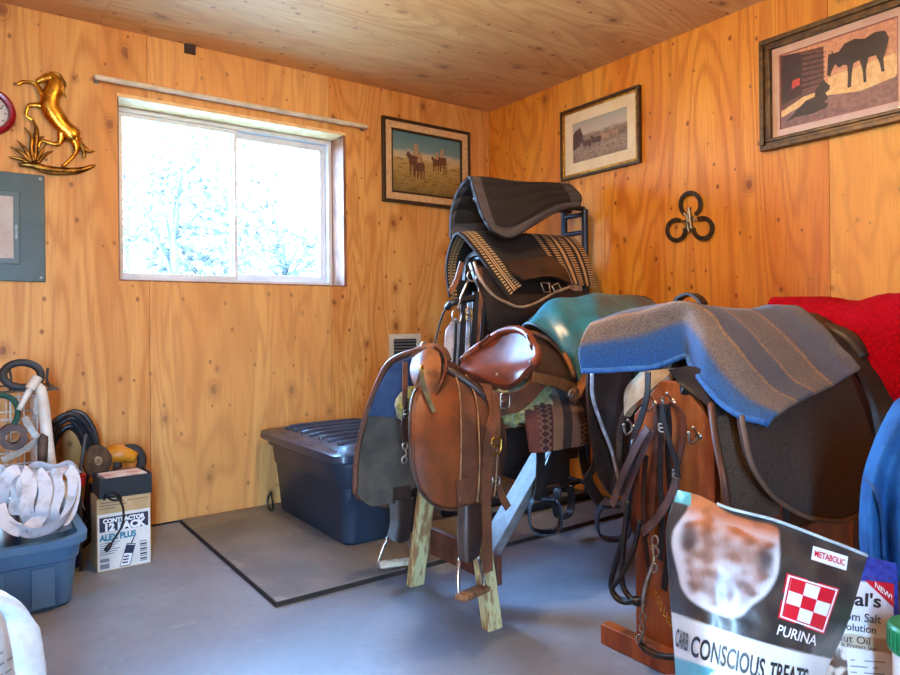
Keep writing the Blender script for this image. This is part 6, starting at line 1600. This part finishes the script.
# ---- white feed sack at the lower left, on the floor
Sk = [[(-140, 552, 1.47), (-90, 554, 1.46), (-50, 560, 1.455), (-18, 567, 1.455), (2, 574, 1.47)], [(-165, 590, 1.46), (-110, 590, 1.36), (-60, 592, 1.32), (-10, 596, 1.37), (12, 602, 1.47)], [(-176, 640, 1.46), (-116, 640, 1.30), (-56, 642, 1.26), (0, 646, 1.33), (24, 648, 1.47)],
      [(-180, 700, 1.46), (-118, 705, 1.28), (-56, 710, 1.23), (4, 706, 1.31), (31, 700, 1.47)], [(-176, 770, 1.46), (-116, 800, 1.31), (-56, 815, 1.28), (2, 800, 1.34), (30, 770, 1.46)]]
sk = Pouch(Sk, 50, 50, .16, .006)
WSACK = M('white woven sack', (200, 202, 200), (180, 184, 182), 18, rough=.55, bump=.2, bscale=120)
sk0 = at(-60, 790, 1.42)
fsb = thing('feed_sack', (sk0.x, sk0.y, 0), 'full white feed sack with slanted lines of print at lower left', 'sack')
sko = obj('sack', sk.skin(), WSACK, fsb, smooth=True)
zmin = min(v.z for v in sk.skin().v)
m = MB()
rnd = random.Random(3)
for k in range(11):
    x0_, y0_ = -44, 612 + k * 11
    x_ = 0
    while x_ < 64:
        L = rnd.uniform(4, 11)
        a_, b_ = (x0_ + x_, y0_ - .55 * x_), (x0_ + x_ + L, y0_ - .55 * (x_ + L))
        if b_[0] < 2 + .26 * (b_[1] - 580) - 3 and b_[1] > 578 + .1 * max(0, b_[0]): sk.decal(m, [(a_[0], a_[1] - 1.1), (b_[0], b_[1] - 1.1), (b_[0], b_[1] + .9), (a_[0], a_[1] + .9)], .0015, 3)
        x_ += L + 2.5
obj('printed_lines', m, M('faded print', (120, 124, 120), rough=.6), fsb)
m = sk.decal(MB(), [(14, 664), (22, 658), (26, 674), (18, 690)], .0016); obj('green_band', m, M('green print', (120, 176, 90), rough=.5), fsb)
m = sk.decal(MB(), [(12, 659), (21, 652), (22, 658), (13, 665)], .0016); obj('red_band', m, M('red print', (176, 60, 70), rough=.5), fsb)
for o in [fsb]: o.location.z += -zmin

# ================================================================== trees outside the window
LEAF = M('dusty leaves', (62, 58, 54), (48, 48, 48), 3, rough=.6, spec=.3)
BARK = M('dark bark', (62, 60, 58), (48, 46, 44), 10, rough=.9)
def tree(name, base, h, crown, rx, rz, n, seed, label, lsize=.05):
    r = random.Random(seed)
    o = thing(name, (base[0], base[1], -.15), label, 'tree')
    b = V((base[0], base[1], -.15)); c = V(crown)
    m = MB().tube([b, b.lerp(V((c.x, c.y, b.z)), .2) + UP * h * .35, c - UP * rz * .5, c + UP * rz * .4], [.09, .07, .045, .015], 8, smooth=14)
    tips = []
    for k in range(16):
        a = r.uniform(0, 2 * pi); st_ = c + UP * r.uniform(-rz * .8, rz * .2); e = c + V((cos(a) * rx * r.uniform(.5, 1), sin(a) * rx * r.uniform(.5, 1), r.uniform(-rz, rz)))
        mid = st_.lerp(e, .5) + UP * .12; m.tube([st_, mid, e], [.028, .016, .006], 6, smooth=8); tips += [mid, e, st_.lerp(e, .75)]
        for q in range(2):
            e2 = e + V((r.uniform(-.4, .4), r.uniform(-.4, .4), r.uniform(-.3, .3))); m.tube([mid.lerp(e, .6), e2], [.009, .004], 5); tips.append(e2)
    obj('trunk', m, BARK, o, smooth=True)
    L = MB()
    for k in range(n):
        t_ = r.choice(tips); p = t_ + V((r.gauss(0, .16), r.gauss(0, .16), r.gauss(0, .14))); s_ = lsize * r.uniform(.6, 1.3)
        a = V((r.uniform(-1, 1), r.uniform(-1, 1), r.uniform(-1, .6))).normalized(); b2 = a.cross(V((r.uniform(-1, 1), r.uniform(-1, 1), r.uniform(-1, 1)))).normalized()
        L.poly([p, p + a * s_ * .5 + b2 * s_ * .28, p + a * s_, p + a * s_ * .5 - b2 * s_ * .28])
    obj('foliage', L, LEAF, o, recalc=False)
tree('oak_tree', (-1.1, 3.8), 3, (-1.2, 3.5, 2.05), .85, .8, 2000, 4, 'leafy oak seen through the left window sash', .085)
tree('oak_tree', (1.0, 5.0), 3, (.45, 4.7, 2.1), 1.1, .75, 2000, 9, 'leafy oak seen through the right window sash', .095)
tree('oak_tree', (-.6, 9.5), 5, (-.6, 9.0, 3.2), 2.2, 1.6, 1300, 21, 'farther pale oak between and behind the two near oaks', .16)
